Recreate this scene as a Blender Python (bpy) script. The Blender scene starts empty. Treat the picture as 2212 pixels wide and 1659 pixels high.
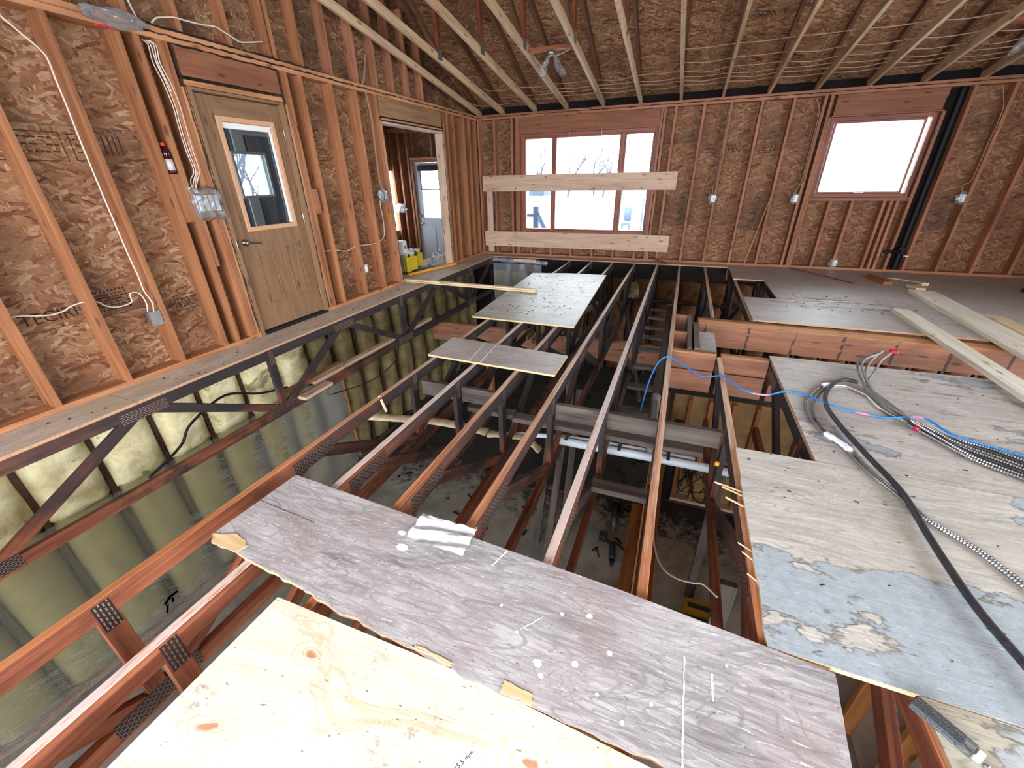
import bpy, bmesh, math, random
from mathutils import Vector, Matrix, noise as mnoise
rnd = random.Random(7)
S = bpy.context.scene
COL = S.collection
PI = math.pi

# ------------------------------------------------------------------ camera
cam_d = bpy.data.cameras.new('camera'); cam = bpy.data.objects.new('camera', cam_d); COL.objects.link(cam)
YAW, PITCH, ROLL, FPX = -0.379477, -0.465133, -0.019489, 882.254
_f = Vector((math.sin(YAW)*math.cos(PITCH), math.cos(YAW)*math.cos(PITCH), math.sin(PITCH)))
_r = Vector((math.cos(YAW), -math.sin(YAW), 0)); _u = _r.cross(_f)
_r2 = _r*math.cos(ROLL)+_u*math.sin(ROLL); _u2 = _u*math.cos(ROLL)-_r*math.sin(ROLL)
M = Matrix((( _r2.x,_u2.x,-_f.x,0),(_r2.y,_u2.y,-_f.y,0),(_r2.z,_u2.z,-_f.z,1.36),(0,0,0,1)))
cam.matrix_world = M
cam_d.sensor_width = 36.0; cam_d.sensor_fit = 'HORIZONTAL'; cam_d.lens = FPX/2212*36.0
cam_d.clip_start = 0.02; cam_d.clip_end = 400
S.camera = cam

# ------------------------------------------------------------------ world and light
W = bpy.data.worlds.new('overcast_sky'); S.world = W; W.use_nodes = True
wn = W.node_tree; wn.nodes.clear()
wo = wn.nodes.new('ShaderNodeOutputWorld'); wb = wn.nodes.new('ShaderNodeBackground')
wb.inputs[0].default_value = (0.86, 0.93, 1.0, 1); wb.inputs[1].default_value = 11.0
wn.links.new(wb.outputs[0], wo.inputs[0])
def area(name, loc, aim, sx, sy, watts, col=(1, 1, 1)):
    l = bpy.data.lights.new(name, 'AREA'); l.shape = 'RECTANGLE'; l.size = sx; l.size_y = sy; l.energy = watts; l.color = col
    o = bpy.data.objects.new(name, l); COL.objects.link(o); o.location = loc
    o.rotation_euler = (Vector(aim)-Vector(loc)).to_track_quat('-Z', 'Y').to_euler()
    return o
# daylight through the wide openings behind the camera and in the right hand wall
area('daylight_rear_opening', (-0.2, -2.5, 1.3), (-0.6, 1.4, -0.6), 4.6, 1.7, 188, (0.98, 0.985, 1.0)).data.spread = 2.25
area('daylight_right_opening', (5.3, 1.2, 1.6), (-2.0, 2.2, 0.6), 3.4, 1.8, 150, (0.95, 0.98, 1.0)).data.spread = 2.5
S.view_settings.view_transform = 'Standard'; S.view_settings.look = 'None'
S.view_settings.exposure = 0.0; S.view_settings.gamma = 1.0; S.view_settings.use_curve_mapping = False
S.cycles.use_denoising = True
S.cycles.max_bounces = 8; S.cycles.diffuse_bounces = 4; S.cycles.glossy_bounces = 3; S.cycles.transparent_max_bounces = 12
S.cycles.caustics_reflective = False; S.cycles.caustics_refractive = False
S.cycles.sample_clamp_indirect = 6.0

# ------------------------------------------------------------------ material helpers
class NT:
    def __init__(s, name):
        s.m = bpy.data.materials.new(name); s.m.use_nodes = True; s.t = s.m.node_tree; s.t.nodes.clear()
        s.out = s.n('ShaderNodeOutputMaterial'); s.b = s.n('ShaderNodeBsdfPrincipled'); s.l(s.b.outputs[0], s.out.inputs[0])
    def n(s, typ, **kw):
        x = s.t.nodes.new(typ)
        for k, v in kw.items(): setattr(x, k, v)
        return x
    def l(s, a, b): s.t.links.new(a, b)
    def put(s, sock, v):
        if hasattr(v, 'is_linked') or isinstance(v, bpy.types.NodeSocket): s.l(v, sock)
        else: sock.default_value = v
    def math(s, op, a, b=0.0, c=0.0, clamp=False):
        x = s.n('ShaderNodeMath', operation=op, use_clamp=clamp)
        s.put(x.inputs[0], a); s.put(x.inputs[1], b); s.put(x.inputs[2], c); return x.outputs[0]
    def mapr(s, v, a, b, c=0.0, d=1.0, smooth=True):
        x = s.n('ShaderNodeMapRange', interpolation_type='SMOOTHSTEP' if smooth else 'LINEAR')
        s.put(x.inputs[0], v)
        for i, q in enumerate((a, b, c, d)): x.inputs[i+1].default_value = q
        return x.outputs[0]
    def mix(s, f, a, b, mode='MIX'):
        x = s.n('ShaderNodeMix', data_type='RGBA', blend_type=mode)
        s.put(x.inputs[0], f)
        for i, q in ((6, a), (7, b)):
            if isinstance(q, tuple): q = (*q[:3], 1)
            s.put(x.inputs[i], q)
        return x.outputs[2]
    def ramp(s, v, stops):
        x = s.n('ShaderNodeValToRGB'); e = x.color_ramp.elements
        while len(e) < len(stops): e.new(0.5)
        for el, (p, c) in zip(e, stops): el.position = p; el.color = (*c[:3], 1)
        s.l(v, x.inputs[0]); return x.outputs[0]
    def obj(s): return s.n('ShaderNodeTexCoord').outputs['Object']
    def pos(s): return s.n('ShaderNodeNewGeometry').outputs['Position']
    def sep(s, v):
        x = s.n('ShaderNodeSeparateXYZ'); s.l(v, x.inputs[0]); return x.outputs
    def com(s, a, b, c=0.0):
        x = s.n('ShaderNodeCombineXYZ'); s.put(x.inputs[0], a); s.put(x.inputs[1], b); s.put(x.inputs[2], c); return x.outputs[0]
    def rand(s): return s.n('ShaderNodeObjectInfo').outputs['Random']
    def mapping(s, v, scale=(1, 1, 1), rot=(0, 0, 0), loc=(0, 0, 0)):
        x = s.n('ShaderNodeMapping'); s.l(v, x.inputs[0]); s.put(x.inputs['Scale'], scale); s.put(x.inputs['Rotation'], rot)
        s.put(x.inputs['Location'], loc); return x.outputs[0]
    def noise(s, v, scale, detail=3, rough=0.55, dist=0.0, dim='3D'):
        x = s.n('ShaderNodeTexNoise', noise_dimensions=dim); s.l(v, x.inputs['Vector']); x.inputs['Scale'].default_value = scale
        x.inputs['Detail'].default_value = detail; x.inputs['Roughness'].default_value = rough; x.inputs['Distortion'].default_value = dist
        return x.outputs[0]
    def vor(s, v, scale, dim='3D', feature='F1'):
        x = s.n('ShaderNodeTexVoronoi', voronoi_dimensions=dim, feature=feature); s.l(v, x.inputs['Vector']); x.inputs['Scale'].default_value = scale
        return x.outputs
    def bump(s, h, strength=0.3, dist=0.01):
        x = s.n('ShaderNodeBump'); x.inputs['Strength'].default_value = strength; x.inputs['Distance'].default_value = dist
        s.l(h, x.inputs['Height']); s.l(x.outputs[0], s.b.inputs['Normal'])
    def fin(s, col, rough=0.7, metal=0.0, spec=0.35):
        if isinstance(col, tuple): col = (*col[:3], 1)
        s.put(s.b.inputs['Base Color'], col); s.put(s.b.inputs['Roughness'], rough); s.put(s.b.inputs['Metallic'], metal)
        s.b.inputs['Specular IOR Level'].default_value = spec
        return s.m
def srgb(r, g, b):
    f = lambda c: c/12.92 if c <= 0.04045 else ((c+0.055)/1.055)**2.4
    return (f(r/255), f(g/255), f(b/255))

def wood(name, dark, light, knot=None, rough=0.65, var=0.25, soot=0.0, spec=0.3, dust=None):
    """lumber: local X runs along the grain"""
    k = NT(name); o = k.obj(); r = k.rand()
    off = k.com(k.math('MULTIPLY', r, 37.0), k.math('MULTIPLY', r, 91.0), k.math('MULTIPLY', r, 53.0))
    v = k.n('ShaderNodeVectorMath', operation='ADD'); k.l(o, v.inputs[0]); k.l(off, v.inputs[1]); v = v.outputs[0]
    g = k.noise(k.mapping(v, (1.6, 34, 34)), 1.0, 4, 0.6, 0.6)
    g2 = k.noise(k.mapping(v, (0.9, 7, 7)), 1.0, 2, 0.5, 1.2)
    f = k.math('ADD', k.math('MULTIPLY', g, 0.6), k.math('MULTIPLY', g2, 0.55))
    c = k.ramp(f, [(0.36, dark), (0.66, light)])
    vo = k.vor(k.mapping(v, (3.4, 11, 11)), 1.0)
    kn = k.mapr(vo[0], 0.08, 0.2, 1.0, 0.0)
    c = k.mix(k.math('MULTIPLY', kn, 0.75), c, knot or tuple(x*0.35 for x in dark))
    c = k.mix(1.0, c, k.ramp(r, [(0.0, (1-var, 1-var, 1-var)), (1.0, (1, 1, 1))]), 'MULTIPLY')
    if soot:
        p = k.pos(); s_ = k.mapr(k.noise(p, 1.3, 3, 0.6), 0.48, 0.75)
        c = k.mix(k.math('MULTIPLY', s_, soot), c, (0.02, 0.014, 0.012))
    if dust:
        d_ = k.mapr(k.noise(k.mapping(v, (3, 30, 30)), 1.0, 4, 0.7), 0.35, 0.7)
        c = k.mix(k.math('MULTIPLY', d_, dust[1]), c, dust[0])
    k.bump(g, 0.12, 0.004)
    return k.fin(c, rough, 0, spec)

def osb(name, plane, tone=1.0, soot=0.25, red=0.0):
    k = NT(name); o = k.obj(); X, Y, Z = k.sep(o)
    a, b = {'YZ': (Y, Z), 'XZ': (X, Z), 'XY': (X, Y)}[plane]
    v = k.com(a, b)
    wv = k.n('ShaderNodeVectorMath', operation='ADD'); k.l(v, wv.inputs[0])
    nz = k.n('ShaderNodeTexNoise', noise_dimensions='2D'); k.l(v, nz.inputs['Vector']); nz.inputs['Scale'].default_value = 9.0; nz.inputs['Detail'].default_value = 2
    sc = k.n('ShaderNodeVectorMath', operation='SCALE'); k.l(nz.outputs[1], sc.inputs[0]); sc.inputs['Scale'].default_value = 0.05
    k.l(sc.outputs[0], wv.inputs[1]); v = wv.outputs[0]
    val = None; hgt = None
    for ang, sx, sy in ((0.9, 11, 44), (-0.9, 12, 52), (0.12, 10, 48), (1.5, 14, 60), (0.5, 12, 56), (-0.35, 11, 50)):
        vo = k.vor(k.mapping(k.mapping(v, (1, 1, 1), (0, 0, ang)), (sx, sy, 1)), 1.0, '2D')
        cs = k.n('ShaderNodeSeparateColor'); k.l(vo[1], cs.inputs[0])
        if val is None: val = cs.outputs[0]; hgt = vo[0]
        else:
            m = k.math('GREATER_THAN', cs.outputs[1], 0.55)
            val = k.n('ShaderNodeMix'); mm = val; k.l(m, mm.inputs[0])
            k.l(prev, mm.inputs[2]); k.l(cs.outputs[0], mm.inputs[3]); val = mm.outputs[0]
        prev = val
    fine = k.noise(k.mapping(v, (30, 120, 1), (0, 0, 0.3)), 1.0, 3, 0.6)
    val = k.math('ADD', k.math('MULTIPLY', val, 0.66), k.math('MULTIPLY', fine, 0.42))
    t = tone
    c = k.ramp(val, [(0.17, (0.10*t, 0.024*t, 0.012*t)), (0.28, (0.23*t, 0.09*t, 0.042*t)), (0.5, (0.34*t, 0.165*t, 0.08*t)), (0.75, (0.42*t, 0.235*t, 0.125*t)), (0.9, (0.66*t, 0.44*t, 0.28*t))])
    if red: c = k.mix(red, c, (0.25*t, 0.09*t, 0.045*t))
    big = k.noise(o, 0.9, 4, 0.6)
    s_ = k.mapr(big, 0.46, 0.72)
    c = k.mix(k.math('MULTIPLY', s_, soot), c, (0.03, 0.016, 0.012))
    k.bump(val, 0.35, 0.006)
    return k.fin(c, 0.72, 0, 0.25)

def flat(name, col, rough=0.6, metal=0.0, spec=0.4, noise=0.0, nscale=20):
    k = NT(name)
    if noise:
        n_ = k.noise(k.obj(), nscale, 4, 0.6)
        c = k.ramp(n_, [(0.3, tuple(x*(1-noise) for x in col)), (0.7, tuple(min(1, x*(1+noise*0.6)) for x in col))])
        k.bump(n_, 0.1, 0.003)
    else: c = col
    return k.fin(c, rough, metal, spec)

MT = {}
MT['stud'] = wood('stud_pine', srgb(130, 78, 50), srgb(176, 118, 80), var=0.28)
MT['stud_red'] = wood('stud_fir_smoked', srgb(124, 76, 54), srgb(172, 116, 86), var=0.2, soot=0.25)
MT['plate'] = wood('plate_pine', srgb(150, 90, 56), srgb(196, 140, 98), var=0.15, soot=0.35)
MT['header'] = wood('header_fir', srgb(112, 68, 48), srgb(144, 92, 66), var=0.12, soot=0.2)
MT['header_grey'] = wood('header_smoked_pine', srgb(112, 76, 52), srgb(164, 122, 88), var=0.12, soot=0.2)
MT['beam'] = wood('beam_fir', srgb(104, 66, 50), srgb(148, 100, 76), var=0.2, soot=0.4)
MT['beam_top'] = wood('beam_top_pine', srgb(170, 112, 66), srgb(216, 164, 112), var=0.1, soot=0.1)
MT['fresh'] = wood('new_spruce', srgb(190, 164, 126), srgb(226, 204, 168), var=0.08)
MT['fresh_pale'] = wood('bleached_spruce', srgb(196, 190, 172), srgb(232, 228, 214), var=0.06)
MT['brace'] = wood('brace_board', srgb(172, 138, 116), srgb(206, 176, 154), var=0.06)
MT['chord_pale'] = wood('roof_chord_pine', srgb(158, 124, 92), srgb(206, 174, 138), var=0.25)
MT['chord_top'] = wood('roof_rafter_smoked', srgb(86, 56, 40), srgb(124, 86, 62), var=0.2, soot=0.4)
MT['web_red'] = wood('roof_web_fir', srgb(108, 54, 32), srgb(146, 80, 50), var=0.2, soot=0.2)
MT['grey_wood'] = wood('smoke_grey_lumber', srgb(54, 46, 43), srgb(104, 92, 86), var=0.35, soot=0.45)
MT['brown_wood'] = wood('cellar_stud', srgb(120, 70, 34), srgb(176, 112, 60), var=0.3, soot=0.25)
MT['dark_stud'] = wood('smoked_cellar_stud', srgb(46, 32, 26), srgb(84, 58, 44), var=0.3, soot=0.4)
MT['treated'] = wood('treated_board', srgb(104, 92, 62), srgb(146, 134, 98), var=0.3, soot=0.5)
MT['osb_left'] = osb('osb_left', 'YZ', 0.74, 0.55, 0.16)
MT['osb_gable'] = osb('osb_gable', 'YZ', 0.6, 0.85)
MT['osb_back'] = osb('osb_back', 'XZ', 0.66, 0.6, 0.3)
MT['osb_roof'] = osb('osb_roof', 'XY', 0.84, 0.4, 0.0)

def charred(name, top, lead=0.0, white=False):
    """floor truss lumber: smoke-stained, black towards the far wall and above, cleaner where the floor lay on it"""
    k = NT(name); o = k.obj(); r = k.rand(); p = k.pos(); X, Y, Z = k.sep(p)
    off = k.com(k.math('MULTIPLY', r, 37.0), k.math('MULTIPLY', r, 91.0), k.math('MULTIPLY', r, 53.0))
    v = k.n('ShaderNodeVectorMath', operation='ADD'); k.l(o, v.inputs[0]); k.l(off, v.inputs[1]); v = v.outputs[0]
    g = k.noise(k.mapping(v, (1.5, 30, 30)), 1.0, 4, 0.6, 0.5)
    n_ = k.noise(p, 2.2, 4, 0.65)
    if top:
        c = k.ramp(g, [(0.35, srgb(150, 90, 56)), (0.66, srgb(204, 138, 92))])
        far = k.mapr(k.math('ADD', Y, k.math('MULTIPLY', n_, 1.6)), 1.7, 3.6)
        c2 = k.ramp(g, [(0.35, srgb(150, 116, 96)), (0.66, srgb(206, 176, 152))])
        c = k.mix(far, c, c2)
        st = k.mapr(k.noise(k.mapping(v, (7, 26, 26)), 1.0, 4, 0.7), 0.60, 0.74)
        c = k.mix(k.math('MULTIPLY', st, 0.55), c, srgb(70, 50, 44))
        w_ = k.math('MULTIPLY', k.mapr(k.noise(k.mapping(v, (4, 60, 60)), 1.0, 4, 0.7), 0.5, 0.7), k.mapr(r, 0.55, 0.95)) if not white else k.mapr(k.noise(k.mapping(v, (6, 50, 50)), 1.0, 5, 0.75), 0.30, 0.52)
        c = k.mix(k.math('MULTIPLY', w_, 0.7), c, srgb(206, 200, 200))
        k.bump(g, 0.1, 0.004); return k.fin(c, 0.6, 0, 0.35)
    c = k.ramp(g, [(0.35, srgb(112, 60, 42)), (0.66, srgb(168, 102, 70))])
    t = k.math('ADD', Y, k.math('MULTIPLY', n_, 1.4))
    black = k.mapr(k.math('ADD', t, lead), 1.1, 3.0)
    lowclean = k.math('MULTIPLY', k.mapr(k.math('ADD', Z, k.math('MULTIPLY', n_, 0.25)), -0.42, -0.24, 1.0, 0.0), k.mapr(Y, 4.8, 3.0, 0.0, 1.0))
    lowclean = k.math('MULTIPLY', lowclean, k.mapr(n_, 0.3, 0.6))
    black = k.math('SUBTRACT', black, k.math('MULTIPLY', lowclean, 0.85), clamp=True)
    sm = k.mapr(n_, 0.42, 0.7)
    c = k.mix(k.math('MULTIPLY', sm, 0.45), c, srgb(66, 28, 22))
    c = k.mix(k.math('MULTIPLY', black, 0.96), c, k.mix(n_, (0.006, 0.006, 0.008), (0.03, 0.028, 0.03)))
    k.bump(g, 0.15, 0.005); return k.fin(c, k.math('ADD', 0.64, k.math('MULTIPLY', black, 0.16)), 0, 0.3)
def scorched_beam():
    m = MT['beam'].copy(); m.name = 'beam_scorched'; t = m.node_tree; b = [n for n in t.nodes if n.type == 'BSDF_PRINCIPLED'][0]
    src = b.inputs['Base Color'].links[0].from_socket
    g = t.nodes.new('ShaderNodeNewGeometry'); sp = t.nodes.new('ShaderNodeSeparateXYZ'); t.links.new(g.outputs['Position'], sp.inputs[0])
    nz = t.nodes.new('ShaderNodeTexNoise'); nz.inputs['Scale'].default_value = 14; t.links.new(g.outputs['Position'], nz.inputs['Vector'])
    def mth(op, a, b_):
        x = t.nodes.new('ShaderNodeMath'); x.operation = op
        for i, v in enumerate((a, b_)):
            if isinstance(v, float): x.inputs[i].default_value = v
            else: t.links.new(v, x.inputs[i])
        return x.outputs[0]
    pp = mth('PINGPONG', mth('ADD', sp.outputs[0], mth('MULTIPLY', nz.outputs[0], 0.03)), 0.2)
    near = mth('LESS_THAN', pp, 0.012); f = mth('MULTIPLY', near, mth('GREATER_THAN', nz.outputs[0], 0.44))
    mx = t.nodes.new('ShaderNodeMix'); mx.data_type = 'RGBA'; t.links.new(mth('MULTIPLY', f, 0.8), mx.inputs[0]); t.links.new(src, mx.inputs[6]); mx.inputs[7].default_value = (0.02, 0.015, 0.013, 1)
    t.links.new(mx.outputs[2], b.inputs['Base Color']); return m
MT['beam_scorch'] = scorched_beam()
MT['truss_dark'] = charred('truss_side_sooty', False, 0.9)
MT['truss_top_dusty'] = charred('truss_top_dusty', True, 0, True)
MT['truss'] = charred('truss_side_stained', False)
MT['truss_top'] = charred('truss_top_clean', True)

def plywood(name, base_d, base_l, tint=None, scratch=0.3, paint=0.0, patch=None, knots=0.0, soot=0.0, grain='X', rough=0.55, spec=0.4, fibre=0.25, smudge=0.0, char=0.0, charat=None):
    k = NT(name); p = k.pos(); X, Y, Z = k.sep(p)
    v = k.com(X, Y) if grain == 'X' else k.com(Y, X)
    g = k.noise(k.mapping(v, (5, 46, 1)), 1.0, 5, 0.68, 0.9, '2D')
    g2 = k.noise(k.mapping(v, (1.3, 4.5, 1)), 1.0, 3, 0.6, 1.0, '2D')
    cont = k.math('PINGPONG', k.math('MULTIPLY', k.noise(k.mapping(v, (1.1, 4.2, 1)), 1.0, 2, 0.5, 0.9, '2D'), 17.0), 0.5)
    f = k.math('ADD', k.math('MULTIPLY', g, 0.75), k.math('MULTIPLY', g2, 0.4))
    c = k.ramp(f, [(0.38, base_d), (0.72, base_l)])
    line = k.mapr(cont, 0.0, 0.14, 1.0, 0.0)
    c = k.mix(k.math('MULTIPLY', k.math('MULTIPLY', line, k.mapr(g, 0.35, 0.6)), fibre), c, tuple(x*0.42 for x in base_d))
    if tint:
        c = k.mix(k.math('MULTIPLY', k.mapr(k.noise(v, 2.6, 4, 0.6, 0, '2D'), 0.42, 0.68), tint[1]), c, tint[0])
    h = g
    if patch:
        pn = k.noise(k.mapping(v, (1.0, 1.9, 1)), 1.1, 6, 0.62, 0.0, '2D')
        bias = k.math('ADD', pn, patch[1](k, X, Y))
        inn = k.mapr(bias, 0.505, 0.515); rim = k.math('MULTIPLY', k.mapr(bias, 0.49, 0.506), k.mapr(bias, 0.525, 0.508))
        pc = k.ramp(k.noise(v, 26, 4, 0.6, 0, '2D'), [(0.3, tuple(x*0.88 for x in patch[0])), (0.7, tuple(min(1, x*1.12) for x in patch[0]))])
        c = k.mix(inn, c, pc); c = k.mix(k.math('MULTIPLY', rim, 0.55), c, (0.05, 0.045, 0.04))
        h = k.math('SUBTRACT', g, k.math('MULTIPLY', inn, 0.8))
    if scratch:
        s1 = k.mapr(k.noise(k.mapping(v, (12, 95, 1), (0, 0, 0.25)), 1.0, 4, 0.75, 0.0, '2D'), 0.60, 0.72)
        c = k.mix(k.math('MULTIPLY', s1, scratch), c, srgb(226, 224, 224))
        s2 = k.mapr(k.noise(k.mapping(v, (30, 150, 1)), 1.0, 2, 0.6, 0.0, '2D'), 0.70, 0.76)
        c = k.mix(k.math('MULTIPLY', s2, 0.6), c, (0.05, 0.04, 0.04))
    if knots:
        vv = k.n('ShaderNodeVectorMath', operation='ADD'); k.l(k.mapping(v, (2.6, 5.0, 1)), vv.inputs[0]); k.l(k.com(k.math('MULTIPLY', g2, 0.5), k.math('MULTIPLY', k.noise(v, 9, 3, 0.6, 0, '2D'), 0.22)), vv.inputs[1])
        vo = k.vor(vv.outputs[0], 1.0, '2D'); cs = k.n('ShaderNodeSeparateColor'); k.l(vo[1], cs.inputs[0])
        sel = k.math('GREATER_THAN', cs.outputs[0], 0.35)
        d_ = vo[0]
        kn = k.math('MULTIPLY', k.mapr(d_, 0.035, 0.075, 1.0, 0.0), sel)
        ring = k.math('MULTIPLY', k.math('MULTIPLY', k.mapr(d_, 0.1, 0.34, 1.0, 0.0), k.mapr(k.math('PINGPONG', k.math('ADD', k.math('MULTIPLY', d_, 11.0), k.math('MULTIPLY', g2, 1.5)), 0.5), 0.3, 0.5)), sel)
        c = k.mix(k.math('MULTIPLY', ring, 0.5), c, srgb(206, 156, 104)); c = k.mix(k.math('MULTIPLY', kn, knots), c, srgb(176, 104, 62))
        st = k.mapr(k.noise(k.mapping(v, (1.0, 2.0, 1), loc=(7, 3, 0)), 2.0, 3, 0.6, 1.5, '2D'), 0.58, 0.66)
        ed = k.mapr(k.noise(k.mapping(v, (1.0, 2.0, 1), loc=(7, 3, 0)), 2.0, 3, 0.6, 1.5, '2D'), 0.72, 0.64)
        c = k.mix(k.math('MULTIPLY', k.math('MULTIPLY', st, ed), 0.42), c, srgb(208, 150, 90))
    if smudge:
        sm = k.math('MULTIPLY', k.mapr(k.noise(v, 3.1, 3, 0.6, 0, '2D'), 0.56, 0.74), k.mapr(k.noise(k.mapping(v, (22, 34, 1), (0, 0, 0.9)), 1.0, 5, 0.8, 0.0, '2D'), 0.45, 0.66))
        c = k.mix(k.math('MULTIPLY', sm, smudge), c, srgb(74, 72, 76))
        tk = k.mapr(k.noise(k.mapping(v, (26, 90, 1), (0, 0, 0.12)), 1.0, 2, 0.6, 0.0, '2D'), 0.73, 0.78)
        c = k.mix(k.math('MULTIPLY', tk, 0.75), c, srgb(64, 58, 54))
    if paint:
        vo = k.vor(k.com(X, Y), 6.5, '2D'); cs = k.n('ShaderNodeSeparateColor'); k.l(vo[1], cs.inputs[0])
        rad = k.math('ADD', k.math('MULTIPLY', k.math('POWER', cs.outputs[2], 5.0), 0.16), 0.012)
        wob = k.math('MULTIPLY', k.noise(k.com(X, Y), 70, 2, 0.5, 0, '2D'), 0.08)
        dr = k.math('LESS_THAN', k.math('ADD', vo[0], wob), k.math('ADD', rad, 0.038))
        c = k.mix(k.math('MULTIPLY', dr, paint), c, srgb(232, 232, 236))
    if char:
        cn = k.math('MULTIPLY', k.mapr(k.noise(k.mapping(v, (3, 16, 1)), 1.0, 5, 0.75, 0.8, '2D'), 0.54, 0.68), k.mapr(k.noise(v, 1.25, 2, 0.5, 0, '2D'), 0.46, 0.62))
        if charat:
            dx = k.math('MULTIPLY', k.math('SUBTRACT', X, charat[0]), 0.9); dy = k.math('MULTIPLY', k.math('SUBTRACT', Y, charat[1]), 2.2)
            dd = k.math('SQRT', k.math('ADD', k.math('MULTIPLY', dx, dx), k.math('MULTIPLY', dy, dy)))
            cn = k.math('MULTIPLY', k.mapr(dd, 0.25, 1.0, 1.0, 0.05), k.mapr(k.noise(k.mapping(v, (3, 16, 1)), 1.0, 5, 0.75, 0.8, '2D'), 0.50, 0.66))
        c = k.mix(k.math('MULTIPLY', cn, char), c, (0.012, 0.012, 0.013))
    if soot:
        sn = k.mapr(k.math('ADD', Y, k.math('MULTIPLY', g2, 1.2)), 6.2, 8.0)
        c = k.mix(k.math('MULTIPLY', sn, soot), c, srgb(70, 50, 42))
    k.bump(h, 0.25, 0.004)
    return k.fin(c, rough, 0, spec)
MT['ply_new'] = plywood('plywood_new', srgb(212, 199, 178), srgb(236, 227, 212), None, 0.0, 0.0, None, 0.8, fibre=0.22, smudge=0.75, rough=0.6)
MT['ply_worn'] = plywood('plywood_worn', srgb(128, 123, 124), srgb(192, 188, 191), (srgb(142, 118, 117), 0.35), 0.8, 0.0, None, 0, fibre=0.42, rough=0.55)
MT['ply_small'] = plywood('plywood_small', srgb(140, 132, 128), srgb(184, 176, 172), (srgb(150, 132, 126), 0.4), 0.45, 0.0, fibre=0.4, rough=0.45, spec=0.5)
MT['ply_far'] = plywood('plywood_sooty_far', srgb(146, 146, 140), srgb(192, 192, 186), None, 0.5, 0.0, fibre=0.3, smudge=0.9, rough=0.42, spec=0.6, char=0.8, charat=(-1.6, 5.3))
MT['ply_strip'] = plywood('plywood_dusty_strip', srgb(158, 142, 130), srgb(212, 197, 182), (srgb(188, 166, 130), 0.5), 0.12, 0, fibre=0.3, grain='Y', rough=0.75)
MT['floor_far'] = plywood('floor_far_sheet', srgb(160, 156, 156), srgb(208, 204, 204), (srgb(176, 170, 166), 0.4), 0.25, 0, fibre=0.35, soot=0.35, rough=0.42, spec=0.6, char=0.95, charat=(1.75, 5.65))
MT['floor_near'] = plywood('floor_near_sheet', srgb(158, 154, 148), srgb(206, 203, 198), (srgb(178, 171, 158), 0.4), 0.4, 0, patch=(srgb(160, 170, 178), lambda k, X, Y: k.math('ADD', k.math('MAXIMUM', k.mapr(Y, 1.38, 1.62, 0.3, 0.0), k.mapr(k.math('ADD', X, k.math('MULTIPLY', Y, -0.25)), 0.95, 1.25, 0.0, 0.3)), -0.13)), fibre=0.5, rough=0.55)
MT['floor_mid'] = plywood('floor_mid_sheet', srgb(154, 150, 146), srgb(198, 194, 190), (srgb(170, 162, 152), 0.4), 0.4, 0, patch=(srgb(150, 156, 162), lambda k, X, Y: k.math('ADD', k.mapr(X, 1.4, 2.5, -0.12, 0.10), k.mapr(Y, 2.4, 3.2, 0.05, -0.10))), fibre=0.5, rough=0.52, char=0.6)
MT['floor_front'] = plywood('floor_front_sheet', srgb(150, 142, 126), srgb(196, 190, 176), (srgb(176, 160, 130), 0.4), 0.25, 0, patch=(srgb(172, 178, 180), lambda k, X, Y: k.mapr(X, 0.9, 2.0, -0.05, 0.03)), fibre=0.5, rough=0.55)
def ply_edge(name, a, b):
    k = NT(name); X, Y, Z = k.sep(k.pos())
    t = k.math('PINGPONG', k.math('MULTIPLY', Z, 190.0), 0.5)
    c = k.ramp(t, [(0.1, a), (0.4, b)]); c = k.mix(k.math('MULTIPLY', k.mapr(k.noise(k.pos(), 40, 3), 0.5, 0.7), 0.4), c, tuple(x*0.5 for x in a))
    return k.fin(c, 0.7)
MT['ply_edge'] = ply_edge('plywood_edge', srgb(178, 138, 96), srgb(232, 208, 166))
MT['ply_edge_old'] = ply_edge('plywood_edge_old', srgb(146, 108, 84), srgb(200, 164, 130))
MT['splinter'] = wood('split_wood', srgb(196, 152, 104), srgb(232, 208, 168), var=0.1)

def insulation():
    k = NT('batt_insulation'); p = k.pos(); X, Y, Z = k.sep(p)
    n1 = k.noise(p, 7, 5, 0.65, 0.5); n2 = k.noise(p, 34, 3, 0.6)
    c = k.ramp(n1, [(0.3, srgb(190, 174, 128)), (0.62, srgb(230, 220, 178))])
    smoke = k.mapr(k.math('ADD', k.math('MULTIPLY', k.noise(p, 2.0, 4, 0.6), 1.6), k.mapr(Y, 1.6, 3.6, 0.0, 1.0)), 1.3, 1.9)
    c = k.mix(k.math('MULTIPLY', smoke, 0.88), c, srgb(58, 38, 20))
    hole = k.mapr(k.noise(p, 3.2, 5, 0.7, 1.0), 0.62, 0.68)
    c = k.mix(k.math('MULTIPLY', hole, 0.6), c, srgb(70, 48, 26))
    k.bump(k.math('ADD', n1, k.math('MULTIPLY', n2, 0.4)), 0.4, 0.02)
    return k.fin(c, 0.95, 0, 0.1)
MT['batt'] = insulation()
MT['batt_low'] = flat('batt_behind_film', srgb(156, 147, 108), 0.95, 0, 0.1, 0.18, 7)
MT['batt_dark'] = flat('batt_smoked', srgb(112, 98, 64), 0.9, 0, 0.25, 0.45, 6)
MT['batt_brown'] = flat('batt_scorched', srgb(84, 54, 34), 0.95, 0, 0.1, 0.6, 9)
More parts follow.
